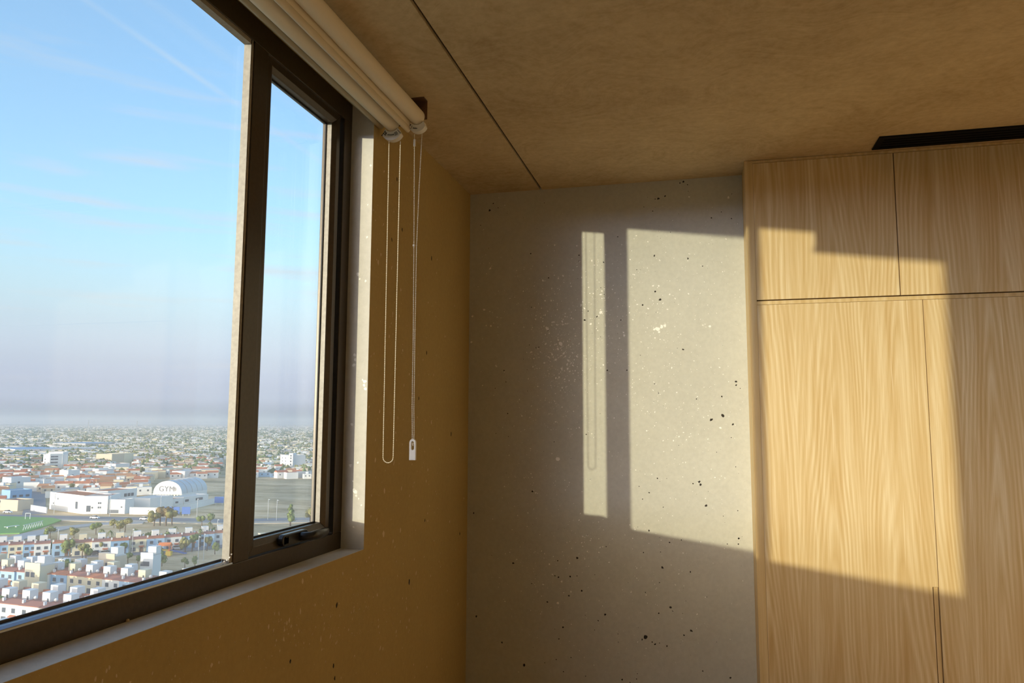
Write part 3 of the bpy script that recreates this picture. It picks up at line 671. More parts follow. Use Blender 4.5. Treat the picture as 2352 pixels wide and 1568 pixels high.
strip('road', [(-60, 1184), (100, 1187), (230, 1190), (360, 1192), (520, 1196), (640, 1193), (760, 1190)], 5.5, SK['asphalt'], .10, 'grey highway in front of the white school')
strip('road', [(-60, 1190), (100, 1192.5), (230, 1195), (360, 1197), (520, 1201), (640, 1199), (760, 1196)], 2.5, SK['dust_road'], .06, 'pale verge along the highway')
strip('road', [(20, 1240), (80, 1224), (140, 1212), (220, 1203), (330, 1199)], 4.5, SK['roof_grey'], .05, 'curving grey track between the sports field and the row houses')
strip('road', [(60, 1275), (180, 1276), (300, 1270), (420, 1262), (520, 1252)], 4.0, SK['asphalt'], .05, 'street with parked cars beside the park')
strip('road', [(88, 1100), (85, 1130), (78, 1180)], 5.0, SK['asphalt'], .05, 'long straight street running into the town')
# sports field with a goal
pp = [ground(*p) for p in ((-90, 1182), (120, 1189), (142, 1194), (100, 1209), (45, 1224), (-90, 1228))]
mb = MB(); n_ = len(pp); mb.add([p+Vector((0, 0, .12)) for p in pp]+[p-Vector((0, 0, .4)) for p in pp], [tuple(range(n_))]+[(i, n_+i, n_+(i+1) % n_, (i+1) % n_) for i in range(n_)])
tag(mb.obj('sports_field', SK['pitch']), 'green sports field at the edge of the town', 'field')
def on_ground(px, py, up=0): return ground(px, py, up)
p = on_ground(58, 1192); q = on_ground(69, 1192)
gt = empty('goal', p, 0, 'white goal frame at the far end of the green sports field', 'goal')
d_ = q-p
mb = MB(); mb.tube([(0, 0, .1), (0, 0, 2.8)], .14, 6); mb.obj('post', SK['lime_white'], gt)
mb = MB(); mb.tube([(d_.x, d_.y, .1), (d_.x, d_.y, 2.8)], .14, 6); mb.obj('post', SK['lime_white'], gt)
mb = MB(); mb.tube([(0, 0, 2.8), (d_.x, d_.y, 2.8)], .14, 6); mb.obj('crossbar', SK['lime_white'], gt)
p = on_ground(11, 1214); q = on_ground(43, 1210); d_ = q-p
bt = empty('bench', p, math.atan2(d_.y, d_.x), 'long pale bench on the green sports field', 'bench')
MB().box(0, d_.length, -.6, .6, .7, .85).obj('seat', SK['lime_white'], bt); MB().box(1, 1.3, -.4, .4, .1, .7).obj('leg', SK['lime_white'], bt); MB().box(d_.length-1.3, d_.length-1, -.4, .4, .1, .7).obj('leg', SK['lime_white'], bt)
p = on_ground(53, 1218); q = on_ground(98, 1207); d_ = q-p
bt = empty('railing', p, math.atan2(d_.y, d_.x), 'white zigzag barrier along the near edge of the sports field', 'railing')
mb = MB(); n_ = 8; L_ = d_.length
for k in range(n_): mb.tube([(L_*k/n_, 0, .1), (L_*(k+.5)/n_, 0, 2.2), (L_*(k+1)/n_, 0, .1)], .13, 5)
mb.obj('brace', SK['lime_white'], bt); MB().tube([(0, 0, 2.2), (L_, 0, 2.2)], .13, 5).obj('top_rail', SK['lime_white'], bt)

# --- shared meshes
MC = {}
def shared(key, mats, fn):
    k = (key, tuple(m.name for m in (mats if isinstance(mats, (list, tuple)) else [mats])))
    if k not in MC:
        mb = MB(); fn(mb); MC[k] = mb.mesh(key, mats)
    return MC[k]
ubox = lambda mb: mb.box(-.5, .5, -.5, .5, 0, 1)
def winmesh(mb):
    mb.box(-.5, .5, -.05, .06, 0, 1)
def frame_win(mb):
    mb.box(-.62, .62, -.10, .02, -.12, 0); mb.box(-.62, .62, -.10, .02, 1, 1.12)
ORD = ['first', 'second', 'third', 'fourth', 'fifth', 'sixth', 'seventh', 'eighth', 'ninth', 'tenth', 'eleventh', 'twelfth', 'thirteenth', 'fourteenth', 'fifteenth', 'sixteenth', 'seventeenth', 'eighteenth', 'nineteenth', 'twentieth', 'twenty-first', 'twenty-second', 'twenty-third', 'twenty-fourth', 'twenty-fifth', 'twenty-sixth']
RW = random.Random(21)
BIN = {}
def row_house(p, rz, w, wall, roof, tankm, label, group, depth=8.2, hgt=4.8, box_y=1.0):
    t = empty('row_house', p, rz, label, 'house', group); f = -depth*.5
    inst('wall', shared('house_wall', SK[wall], ubox), t, (0, 0, 0), 0, (w, depth, hgt))
    # sloping tile strip along the front and a flat roof behind it
    inst('roof', shared('tile_roof', SK[roof], lambda mb: mb.prism([(-.5, 0), (-.5, .25), (.5, 1), (.5, 0)], 0, -.5, .5)), t, (0, f+1.0, hgt), 0, (w*.98, 2.4, .7))
    inst('roof_slab', shared('house_wall', SK[roof], ubox), t, (0, 1.1, hgt), 0, (w*.97, depth-2.4, .2))
    inst('tank_box', shared('house_wall', SK[tankm], ubox), t, (w*.02, box_y, hgt+.15), 0, (2.35, 2.2, 2.15))
    sg = -1 if box_y > 0 else 1
    inst('tank_door', shared('house_wall', SK['window_dark'], ubox), t, (w*.02+.6*-sg, box_y+sg*1.1, hgt+.2), 0, (.5, .12, .8))
    inst('water_tank', shared('water_tank', SK['lime_white'], lambda mb: mb.sphere((0, 0, .45), .45, 8, 6)), t, (w*.36, box_y-.3, hgt+.15))
    for x in (-.24, .22):
        inst('window', shared('house_window', SK['window_dark'], winmesh), t, (w*x, f-.02, 2.95), 0, (1.05, 1, 1.0))
        inst('window_sill', shared('house_wall', SK['lime_white'], ubox), t, (w*x, f-.06, 2.82), 0, (1.3, .2, .12))
    inst('window', shared('house_window', SK['window_dark'], winmesh), t, (-w*.24, f-.02, .6), 0, (1.4, 1, 1.4))
    inst('door', shared('house_wall', SK['door_brown'], ubox), t, (w*.22, f-.02, 0), 0, (1.0, .2, 2.0))
    inst('awning', shared('awning', SK['terracotta'], lambda mb: mb.prism([(-.5, 0), (.5, .5), (.5, .7), (-.5, .15)], 0, -.5, .5)), t, (w*.22, f-.4, 2.1), 0, (1.7, .8, .6))
    inst('chimney', shared('house_wall', SK['lime_white'], ubox), t, (-w*.46, f+1.0, hgt), 0, (.5, .6, 1.1))
    return t
walls = ['pale_blue', 'cream_render', 'lime_white', 'grey_blue', 'cream_render', 'pale_blue', 'lime_white']
cname = {'pale_blue': 'pale blue', 'cream_render': 'cream', 'lime_white': 'white', 'grey_blue': 'grey blue', 'grey_render': 'grey', 'sand_render': 'sand coloured'}
HID = []
def house_row(boxes, where, group, off=0, hidden=0, detail=True, back=False):
    P = [ground(px, py, 6.0) for px, py in boxes]
    d = P[-1]-P[0]; rz = math.atan2(d.y, d.x); n = len(P)
    for i, p in enumerate(P):
        a = P[min(i+1, n-1)]-P[max(i-1, 0)]; w = a.length/(2 if 0 < i < n-1 else 1)
        wall = walls[(i+off) % 7] if RW.random() < .8 else RW.choice(walls); tk = RW.choice(['lime_white', 'lime_white', 'cream_render'])
        base = Vector((p.x, p.y, GZ-.3)) - Vector((math.cos(rz+PI/2), math.sin(rz+PI/2), 0))*1.0
        o_ = ORD[i-hidden] if i >= hidden else None
        lab = ('%s row house, %s from the left in the %s' % (cname[wall], o_, where)) if o_ else '%s row house outside the view, %s left of the %s' % (cname[wall], ORD[hidden-i-1], where)
        if back: base = Vector((p.x, p.y, GZ-.3)) - Vector((math.cos(rz+PI/2), math.sin(rz+PI/2), 0))*.35
        row_house(base, rz+(PI if back else 0), min(w*.995, 8.6), wall, RW.choice(['red_brown', 'terracotta', 'red_brown']), tk, lab, group, depth=5.6 if back else 8.2, box_y=-.35 if back else 1.0)
house_row([(-130, 1417), (-84, 1421), (-36, 1426), (10, 1431), (58, 1437)], 'lowest row', 'row houses of the estate', 1, 3)
house_row([(-126, 1343), (-76, 1348), (-26, 1352), (22, 1357), (69, 1361), (115, 1366), (163, 1371), (211, 1376), (259, 1381)], 'second lowest row', 'row houses of the estate', 2, 3)
house_row([(-86, 1327), (-42, 1331), (2, 1336), (46, 1340), (91, 1345), (135, 1349), (179, 1354), (226, 1358), (272, 1363)], 'third lowest row', 'row houses of the estate', 0, 2, back=True)
house_row([(-98, 1281), (-59, 1284), (-20, 1287), (18, 1290), (55, 1292), (94, 1294), (133, 1297), (172, 1299), (212, 1302), (252, 1306), (292, 1310), (332, 1314), (380, 1318)], 'middle row', 'row houses of the estate', 3, 3)
house_row([(-36, 1275), (2, 1278), (38, 1281), (76, 1284), (112, 1286), (149, 1289), (187, 1290), (224, 1294), (262, 1296), (303, 1302)], 'row behind the middle one', 'row houses of the estate', 5, 1, back=True)
house_row([(-70, 1243), (-32, 1240), (6, 1237), (40, 1236), (72, 1235), (100, 1234), (145, 1232), (190, 1231), (233, 1229), (275, 1227), (315, 1224), (356, 1222), (395, 1219), (433, 1216), (470, 1213), (506, 1210), (544, 1206)], 'far row behind the park', 'row houses of the estate', 1, 2)
house_row([(560, 1233), (602, 1229), (640, 1226), (676, 1222)], 'short row low in the casement', 'row houses of the estate', 4, 0)
house_row([(432, 1312), (470, 1306), (508, 1299)], 'short row low beside the mullion', 'row houses of the estate', 2, 0)
# two taller single houses among the rows
def villa(px, py, w, d, h, rz, wall, label):
    p = ground(px, py); t = empty('house', (p.x, p.y, GZ-.3), rz, label, 'house')
    inst('wall', shared('house_wall', SK[wall], ubox), t, (0, 0, 0), 0, (w, d, h)); inst('roof', shared('house_wall', SK['roof_pale'], ubox), t, (0, 0, h), 0, (w*.94, d*.94, .3))
    inst('parapet', shared('house_wall', SK[wall], ubox), t, (0, -d*.48, h), 0, (w, .3, .9)); inst('tank_box', shared('house_wall', SK['lime_white'], ubox), t, (w*.2, d*.1, h+.3), 0, (2.6, 2.4, 2.2))
    for x in (-.3, .05): inst('window', shared('house_window', SK['window_dark'], winmesh), t, (w*x, -d*.5, h*.6), 0, (1.4, 1, 1.3))
    return t
villa(88, 1356, 5.5, 4.5, 7.2, -.08, 'cream_render', 'taller cream house with blue shaded side standing between the near rows')
villa(256, 1334, 6, 4.5, 7.6, -.08, 'sand_render', 'tall sand coloured house with a big roof hut in the middle row')
villa(344, 1330, 4, 4, 7.4, .1, 'lime_white', 'tall white house with a stepped roof near the park')

# --- trees
def tree_mesh(seed, kind):
    r = random.Random(seed); mb = MB()
    blobs = [(r.uniform(-.55, .55), r.uniform(-.55, .55), r.uniform(.55, 1.45), r.uniform(.38, .6)) for _ in range(6)] if kind == 'round' else [(r.uniform(-.14, .14), r.uniform(-.14, .14), .35+.34*k, .52-.085*k) for k in range(5)]
    for c in blobs: mb.sphere(c[:3], c[3]*.8, 7, 5)
    for c in blobs:
        for _ in range(22):
            a, z_ = r.uniform(0, 2*PI), r.uniform(-.8, 1); q = math.sqrt(1-z_*z_)
            n = Vector((q*math.cos(a), q*math.sin(a), z_)); p = Vector(c[:3])+n*c[3]*r.uniform(.75, 1.1); u = n.orthogonal().normalized()*r.uniform(.06, .13); v = n.cross(u)
            v = v.normalized()*u.length + n*r.uniform(-.06, .06)
            mb.add([p-u-v, p+u-v*.6, p+u*.7+v, p-u+v*.8], [(0, 1, 2, 3)])
    return mb
def palm_mesh(seed):
    r = random.Random(seed); mb = MB()
    for k in range(14):
        a = 2*PI*k/14+r.uniform(-.2, .2); e = r.uniform(-.3, .7); pts = []
        for i in range(5):
            s_ = i/4; pts.append(Vector((math.cos(a)*s_, math.sin(a)*s_, 1.6+e*s_-.9*s_*s_)))
        for i in range(4):
            w0, w1 = .13*(1-i/4)+.02, .13*(1-(i+1)/4)+.01; sd = Vector((-math.sin(a), math.cos(a), 0))
            mb.add([pts[i]-sd*w0, pts[i]+sd*w0, pts[i+1]+sd*w1, pts[i+1]-sd*w1], [(0, 1, 2, 3)])
    return mb
TM = {}
def crown(kind, v, leaf):
    k = (kind, v, leaf)
    if k not in TM: TM[k] = (palm_mesh(v) if kind == 'palm' else tree_mesh(v, kind)).mesh('crown', SK[leaf], fix=False)
    return TM[k]
trunk = shared('trunk', SK['bark'], lambda mb: mb.tube([(0, 0, 0), (.05, 0, .5), (0, .03, 1)], [.09, .07, .05], 6))
RT = random.Random(8)
def tree(px, py, h, label, group, kind='round', leaf=None, spread=.34):
    p = ground(px, py); t = empty('tree', (p.x, p.y, GZ-.3), RT.uniform(0, 6), label, 'tree', group)
    leaf = leaf or RT.choice(['leaf_green', 'leaf_olive', 'leaf_green', 'leaf_dark'])
    inst('trunk', trunk, t, (0, 0, 0), 0, (h*.5, h*.5, h*.7)); sx = h*spread
    zc = h*.22 if kind != 'palm' else h*.35
    inst('crown', crown(kind, RT.randint(0, 3), leaf), t, (0, 0, zc), RT.uniform(0, 6), (sx, sx, h*.42)); return t
lc = lambda x, y: (x/4.3556, 1180+y/4.3556)
park = [(430, 400), (490, 410), (560, 415), (640, 420), (700, 425), (760, 400), (1030, 400), (1110, 395), (1210, 385), (1290, 365), (1410, 350), (1480, 340), (1600, 345), (1680, 345), (1760, 320), (1850, 385), (1920, 370), (2010, 320), (2070, 360), (2110, 300), (2150, 395), (1240, 400), (930, 390), (860, 470), (820, 455)]
for i, (x, y) in enumerate(sorted(park)):
    tree(*lc(x, y), RT.uniform(4.2, 6.6), 'leafy street tree of the park, '+ORD[i]+' from the left between the house rows', 'street trees of the park', spread=.36, leaf=RT.choice(['leaf_green', 'leaf_olive']))
near = [(320, 400, 5.5), (230, 400, 4.5), (530, 690, 5), (645, 690, 7.5), (685, 720, 5), (930, 740, 4.5), (1570, 500, 6), (1620, 515, 4), (1280, 500, 4), (1850, 530, 3.5), (1950, 530, 4), (30, 1060, 6), (170, 1065, 3), (265, 1060, 3), (60, 610, 4), (1380, 505, 3.5), (1080, 770, 3.2), (1210, 790, 3)]
for i, (x, y, h) in enumerate(sorted(near)):
    tree(*lc(x, y), h, 'bushy yard tree among the row houses, '+ORD[i]+' from the left', 'yard trees of the estate', spread=.40)
for i, (x, y, h) in enumerate(sorted(((1540, 115, 7), (1600, 110, 8.5), (1660, 110, 8), (1720, 105, 7), (1250, 175, 6), (1200, 180, 5), (1140, 135, 4), (960, 200, 5), (740, 235, 4.5), (500, 235, 5), (2020, 120, 5), (2100, 110, 6)))):
    tree(*lc(x, y), h, 'rounded bush on the bare land below the highway, '+ORD[i]+' from the left', 'bushes on the bare land', leaf=RT.choice(['leaf_olive', 'leaf_dry', 'leaf_green']), spread=.5)
tree(667, 1206, 9.5, 'tall pointed conifer seen low through the casement', None, 'cone', 'leaf_green', .42)
tree(712, 1202, 8, 'broad dull bush beside the conifer low in the casement', None, 'round', 'leaf_olive', .5)
for i, (x, y) in enumerate(((1010, 330), (1345, 330), (1745, 300), (2000, 330), (1095, 350), (2090, 250))):
    tree(*lc(x, y), 6.5, 'slim palm standing along the street beside the park', 'palms of the park', 'palm', 'leaf_green', .26)

# --- cars parked along the park
def car(px, py, rz, paint, label):
    p = ground(px, py); t = empty('car', (p.x, p.y, GZ+.06), rz, label, 'car', 'parked cars beside the park')
    inst('body', shared('car_body', SK[paint], lambda mb: mb.prism([(-2.1, .3), (-2.1, .8), (-1.9, .95), (-.2, 1.0), (1.0, .95), (2.0, .78), (2.15, .3)], 1, -.85, .85)), t)
    inst('cabin', shared('car_cabin', SK['car_glass'], lambda mb: mb.prism([(-1.7, .95), (-1.2, 1.45), (.3, 1.45), (1.0, .95)], 1, -.72, .72)), t)
    inst('roof', shared('car_roof', SK[paint], lambda mb: mb.box(-1.2, .3, -.72, .72, 1.44, 1.5)), t)
    for x in (-1.3, 1.35):
        for y in (-.8, .8): inst('wheel', shared('car_wheel', SK['tyre'], lambda mb: mb.tube([(0, -.1, .32), (0, .1, .32)], .32, 10)), t, (x, y, 0))
smat('car_white', (.78, .78, .78), .3); smat('car_silver', (.45, .46, .48), .3); smat('car_dark', (.06, .065, .08), .3)
for x, y, a, c, l in ((975, 368, .5, 'car_silver', 'silver car parked in the street, seen above the white car'), (950, 412, .5, 'car_dark', 'dark car parked at the near kerb below the silver one'), (1060, 408, .5, 'car_silver', 'silver car parked at the near kerb beside a white car'), (1150, 395, .5, 'car_white', 'white car parked at the near kerb in the middle of the street'),
        (770, 415, .4, 'car_white', 'white car parked under the trees at the near end of the street'), (1530, 342, .6, 'car_white', 'white car parked before the far row of houses'), (1575, 365, .6, 'car_dark', 'dark car parked beside the playground frame'), (1725, 352, .6, 'car_dark', 'dark car parked just beyond the playground slide'),
        (1775, 358, .6, 'car_silver', 'silver car parked at the end of the playground'), (2120, 310, .6, 'red_paint', 'red car under the trees at the far end of the park')):
    car(*lc(x, y), a, c, l)
for px, py, l in ((218, 1191, 'white van driving on the highway below the school'), (332, 1194, 'small white car on the highway beside the dark bush'), (18, 1178, 'white lorry parked by the crossing above the sports field')):
    car(px, py, .1, 'car_white', l)
# --- playground
p = ground(*lc(1650, 400)); pg = empty('playground_frame', p, .3, 'orange climbing frame with a blue slide on the park lawn', 'playground')
for x, y in ((-1.8, -1), (1.8, -1), (1.8, 1), (-1.8, 1)): MB().tube([(x, y, 0), (x, y, 3)], .16, 6).obj('post', SK['orange_paint'], pg)
MB().box(-2, 2, -1.2, 1.2, 1.3, 1.5).obj('deck', SK['yellow_paint'], pg); MB().prism([(-1.4, 2.9), (0, 4.0), (1.4, 2.9)], 0, -2.1, 2.1).obj('roof', SK['orange_paint'], pg)
MB().prism([(2, 1.5), (2, 1.2), (6.6, .1), (7.4, .1), (7.4, .35), (6.6, .4)], 1, -.6, .6).obj('slide', SK['slide_blue'], pg)
p = ground(*lc(1690, 415)); pg = empty('spring_toy', p, .2, 'small yellow play block beside the orange climbing frame', 'toy'); MB().box(-.9, .9, -.7, .7, 0, 1.5).obj('body', SK['yellow_paint'], pg); MB().box(-.3, .3, -.3, .3, 1.5, 2.1).obj('seat', SK['orange_paint'], pg)
# --- lamp posts and signs
def lamp(px, py, h, label):
    p = ground(px, py); t = empty('street_lamp', (p.x, p.y, GZ-.3), 0, label, 'lamp', 'street lamps')
    inst('pole', shared('lamp_pole', SK['galvanised'], lambda mb: mb.tube([(0, 0, 0), (0, 0, 1)], .011, 6)), t, (0, 0, 0), 0, (h, h, h)); inst('arm', shared('lamp_arm', SK['galvanised'], lambda mb: mb.box(0, .14, -.01, .01, .985, 1.0)), t, (0, 0, 0), -.7, (h, h, h))
    inst('head', shared('lamp_head', SK['galvanised'], lambda mb: mb.box(.12, .2, -.02, .02, .975, .998)), t, (0, 0, 0), -.7, (h, h, h))
for x, y in ((2035, 460), (570, 400), (1320, 400), (1980, 490), (2170, 280)): lamp(*lc(x, y), 9, 'thin grey street lamp beside the park')
for px, py in ((635, 1195), (615, 1193), (252, 1184), (368, 1185), (452, 1192), (124, 1178)): lamp(px, py, 10, 'thin grey street lamp along the highway')
for px, py, w, l in ((395, 1184, 7, 'blue signboard at the corner of the white school wall'), (427, 1184, 4, 'small blue signboard along the white school wall'), (503, 1158, 5, 'blue signboard beyond the far corner of the school')):
    p = ground(px, py); t = empty('signboard', (p.x, p.y, GZ-.2), .35, l, 'sign'); MB().box(-w/2, w/2, -.1, .1, 1.0, 4.5).obj('board', SK['sign_blue'], t)
    for x in (-w*.35, w*.35): MB().box(x-.12, x+.12, -.1, .1, 0, 1.0).obj('post', SK['galvanised'], t)

# --- school: blocks placed along their front edge (left foot, right foot in the view)
def block(name, l, r, hgt, depth, wall, roof, label, cat='building', wins=(), parapet=True):
    A, B_ = ground(*l), ground(*r); d = B_-A; rz = math.atan2(d.y, d.x); w = d.length
    t = empty(name, (A.x, A.y, GZ-.3), rz, label, cat)
    MB().box(0, w, 0, depth, 0, hgt).obj('wall', SK[wall], t)
    MB().box(.3, w-.3, .3, depth-.3, hgt, hgt+.12).obj('roof', SK[roof], t)
    if parapet:
        MB().box(0, w, 0, .3, hgt, hgt+.6).box(0, w, depth-.3, depth, hgt, hgt+.6).box(0, .3, .3, depth-.3, hgt, hgt+.6).box(w-.3, w, .3, depth-.3, hgt, hgt+.6).obj('parapet', SK[wall], t)
    for (u, z, ww, hh) in wins:
        inst('window', shared('house_window', SK['window_dark'], winmesh), t, (w*u, 0, z), 0, (ww, 1, hh))
    return t
W2 = [(u, z, 1.2, 1.0) for z in (1.6, 4.8) for u in (.30, .42, .62, .74)]
block('school_block', (113, 1168), (191, 1179), 8.6, 14, 'lime_white', 'terracotta', 'white main school block with a red roof facing the highway', wins=[(.12, 3.0, 1.0, 1.0), (.25, 5.6, 1.0, 1.0), (.8, 2.2, 2.4, 3.6)])
block('school_block', (191.5, 1179), (246, 1178.5), 8.4, 16, 'lime_white', 'terracotta', 'white school block with small paired windows right of the entrance', wins=[(.2, 1.2, 2.0, 3.0), (.36, 2.8, .8, .8), (.62, 5.0, .7, .9), (.70, 5.0, .7, .9), (.62, 2.8, .7, .9), (.70, 2.8, .7, .9)])
block('school_block', (246, 1166), (313, 1157), 8.6, 14, 'lime_white', 'terracotta', 'long white upper school wing with three dark windows near its end', wins=[(.60, 5.2, 2.0, 1.7), (.72, 5.2, 2.0, 1.7), (.84, 5.2, 2.0, 1.7)])
block('school_block', (248, 1178), (286, 1178.5), 6.6, 8, 'lime_white', 'roof_grey', 'low white annex between the school wings', wins=[(.35, .3, 5.0, 1.7), (.8, 3.0, .8, .8)])
block('school_block', (301, 1170.5), (344, 1172), 6.0, 18, 'lime_white', 'roof_pale', 'bright white windowless block in the school yard', wins=())
block('school_block', (346, 1168), (420, 1159), 3.6, 8, 'lime_white', 'brick_orange', 'white classroom wing below the arched hall', wins=[(.5, 1.6, 2, 1.0), (.8, 1.6, 2, 1.0)])
block('school_block', (422, 1158), (478, 1150), 3.8, 9, 'lime_white', 'roof_pale', 'white classroom wing with open galleries at the far corner of the yard', wins=[(.12, 1.6, 3.0, 1.3), (.62, 1.6, 6, 1.4)])
def wall_run(a, b, h, label):
    A, B_ = ground(*a), ground(*b); d = B_-A; t = empty('yard_wall', (A.x, A.y, GZ-.3), math.atan2(d.y, d.x), label, 'wall')
    MB().box(0, d.length, 0, .5, 0, h).obj('panel', SK['lime_white'], t); MB().box(0, d.length, -.1, .6, h, h+.2).obj('coping', SK['roof_pale'], t)
wall_run((297, 1179.5), (386, 1181), 3.4, 'bright white yard wall of the school facing the highway')
wall_run((386.5, 1181), (497, 1154), 3.0, 'white yard wall of the school running back from the blue signs')
wall_run((70, 1172), (106, 1178), 3.0, 'short white wall left of the school block')
# --- arched gym hall
A, B_, C_ = ground(351, 1142.5), ground(417, 1143.5), ground(473, 1133)
d = B_-A; wg = d.length; rzg = math.atan2(d.y, d.x); dep = (C_-B_).length
gy = empty('gym_hall', (A.x, A.y, GZ-.3), rzg, 'big white barrel roofed gym hall with lettering on its arched front', 'building')
hb, ha, ns = 2.6, 8.0, 20
arc = [(wg*(.5-.5*math.cos(PI*k/ns)), hb+ha*math.sin(PI*k/ns)**.9) for k in range(ns+1)]
smat('hall_roof', (.60, .64, .66), .5); smat('letter_grey', (.30, .30, .32))
mb = MB(); pts = [(0, 0)]+arc+[(wg, 0)]
mb.prism([(x, z) for x, z in pts], 1, 0, .4); mb.obj('front_wall', SK['lime_white'], gy)
vs = []; fs = []
for y in (.0, dep):
    for x, z in arc: vs.append((x, y, z+.15))
mb = MB(); mb.add(vs, [(k, k+1, ns+1+k+1, ns+1+k) for k in range(ns)], 0, True)
mb.add([(x, y, z-.15) for x, y, z in vs], [(k, ns+1+k, ns+1+k+1, k+1) for k in range(ns)], 0, True); mb.obj('roof', SK['hall_roof'], gy)
MB().box(wg-.4, wg, .4, dep, 0, hb+.2).obj('side_wall', SK['lime_white'], gy); MB().box(0, .4, .4, dep, 0, hb+.2).obj('side_wall', SK['lime_white'], gy)
mb = MB(); mb.prism([(x, z) for x, z in pts], 1, dep-.4, dep); mb.obj('rear_wall', SK['lime_white'], gy)
for k in range(1, 5):
    y = dep*k/5; mb = MB(); mb.tube([(x, y, z+.2) for x, z in arc], .22, 5); mb.obj('roof_rib', SK['roof_grey'], gy)
for k in range(9): inst('window', shared('house_window', SK['window_dark'], winmesh), gy, (wg*(.1+.1*k), -.02, .6), 0, (.8, 1, 1.6))
MB().box(-1.5, wg+1, -1.4, .1, 2.45, 2.75).obj('canopy', SK['lime_white'], gy)
tx = bpy.data.curves.new('lettering', 'FONT'); tx.body = 'GYM'; tx.size = 4.6; tx.align_x = 'CENTER'; tx.extrude = .08; tx.materials.append(SK['letter_grey']); tx.space_character = 1.1
to = bpy.data.objects.new('lettering', tx); COL.objects.link(to); to.parent = gy; to.location = (wg*.47, -.12, 4.2); to.rotation_euler = (PI/2, 0, 0)
bpy.context.view_layer.update(); lm = bpy.data.meshes.new_from_object(to); bpy.data.objects.remove(to)
to = inst('lettering', lm, gy, (wg*.47, -.12, 4.2)); to.rotation_euler = (PI/2, 0, 0); to['label'] = 'grey capital letters on the arched front'
mb = MB(); mb.tube([(wg*.74, -.15, 5.6), (wg*.74, .05, 5.6)], 1.25, 14); mb.obj('emblem', SK['roof_grey'], gy)
mb = MB(); mb.tube([(wg*.74, -.2, 6.0), (wg*.74, .05, 6.0)], .6, 8); mb.obj('emblem', SK['letter_grey'], gy)

# --- larger buildings that stand out in the town
block('apartment_block', (98, 1073), (113, 1075), 13, 16, 'lime_white', 'roof_pale', 'white stepped hotel block with banded windows, its left half', wins=[(.3, z, 3, 1.3) for z in (2, 5, 8)])
block('apartment_block', (113.5, 1075), (142, 1074), 14, 14, 'lime_white', 'roof_pale', 'white stepped hotel block with banded windows, its middle', wins=[(u, z, 3.2, 1.4) for u in (.2, .5) for z in (2, 5.2, 8.4, 11)])
block('apartment_block', (142.5, 1074), (155, 1072.5), 15.5, 14, 'lime_white', 'roof_pale', 'white hotel block with dark window bands, its tall end', wins=[(.5, z, 5, 1.6) for z in (2, 5.2, 8.4, 11.6)])
block('apartment_block', (643, 1077), (662, 1079), 14, 18, 'lime_white', 'roof_pale', 'tall white apartment block seen through the casement, sunlit half', wins=[(u, z, 1.2, 1.4) for u in (.25, .65) for z in (2, 5, 8, 11)])
block('apartment_block', (662.5, 1079), (672, 1079), 16, 14, 'lime_white', 'roof_pale', 'tall white apartment tower in the middle of the casement view', wins=[(.5, z, 1.2, 1.4) for z in (2, 5, 8, 11, 13.5)])
block('apartment_block', (672.5, 1078), (698, 1076), 12.5, 16, 'pale_blue', 'roof_pale', 'apartment wing with its shade painted pale blue, right of the white tower', wins=[(u, z, 1.4, 1.4) for u in (.2, .5, .8) for z in (2, 5, 8)])  # blue wall colour stands in for shade on this wing
block('apartment_block', (256, 1066), (284, 1064), 11, 20, 'sand_render', 'roof_grey', 'long beige block with flat roof above the orange roofed house, left part', wins=())
block('apartment_block', (284.5, 1064), (306, 1062), 11, 20, 'cream_render', 'roof_grey', 'long beige block with flat roof above the orange roofed house, right part', wins=())
block('town_house', (265, 1083), (297, 1081), 7, 14, 'lime_white', 'terracotta', 'white house with a big orange tiled roof in front of the beige block', wins=[(.3, 3, 1.6, 1.2), (.7, 3, 1.6, 1.2)])
block('town_house', (88, 1087), (132, 1085), 5.5, 16, 'cream_render', 'brick_orange', 'low house with a wide orange roof in front of the hotel', wins=())
block('town_house', (100, 1121), (146, 1118), 6, 12, 'lime_white', 'brick_orange', 'orange roofed terrace above the green wall', wins=[(u, 3, 1.4, 1.2) for u in (.2, .5, .8)])
block('town_house', (155, 1110), (182, 1108), 9.5, 10, 'lime_white', 'roof_pale', 'tall white cube house in the middle of the town', wins=[(.4, 5.5, 1.4, 1.2)])
block('town_house', (226, 1094), (262, 1092), 6, 10, 'lime_white', 'roof_pale', 'white flat roofed house right of the crowded tiled roofs', wins=())
block('town_house', (24, 1125), (69, 1122), 8, 12, 'lime_white', 'roof_pale', 'white flat roofed house beside the long straight street', wins=[(.4, 4.5, 1.4, 1.2)])
block('town_house', (0, 1170), (40, 1172), 5, 9, 'sand_render', 'red_brown', 'low sand coloured building at the crossing', wins=())
block('town_house', (22, 1156), (72, 1152), 7, 10, 'grey_blue', 'roof_pale', 'grey blue building beside the long straight street', wins=[(u, 3.5, 2, 1.3) for u in (.2, .5, .8)])
block('town_house', (372, 1093), (420, 1090), 6, 14, 'cream_render', 'roof_pale', 'long pale yellow building above the gym hall', wins=())
block('town_house', (424, 1098), (468, 1093), 5.5, 12, 'lime_white', 'roof_pale', 'white hall standing behind the gym roof', wins=())
block('warehouse', (80, 1038), (148, 1041), 7, 60, 'roof_pale', 'roof_pale', 'long pale warehouse roof far out in the town', wins=(), parapet=False)
block('warehouse', (-10, 1040), (34, 1044), 8, 60, 'lime_white', 'grey_blue', 'blue grey warehouse roof at the far left of the town', wins=(), parapet=False)
block('warehouse', (120, 1028), (196, 1029), 9, 70, 'grey_render', 'grey_blue', 'wide grey warehouse behind the pale one', wins=(), parapet=False)
wall_run((104, 1143), (160, 1140), 4.0, 'long wall of the green court behind the school')
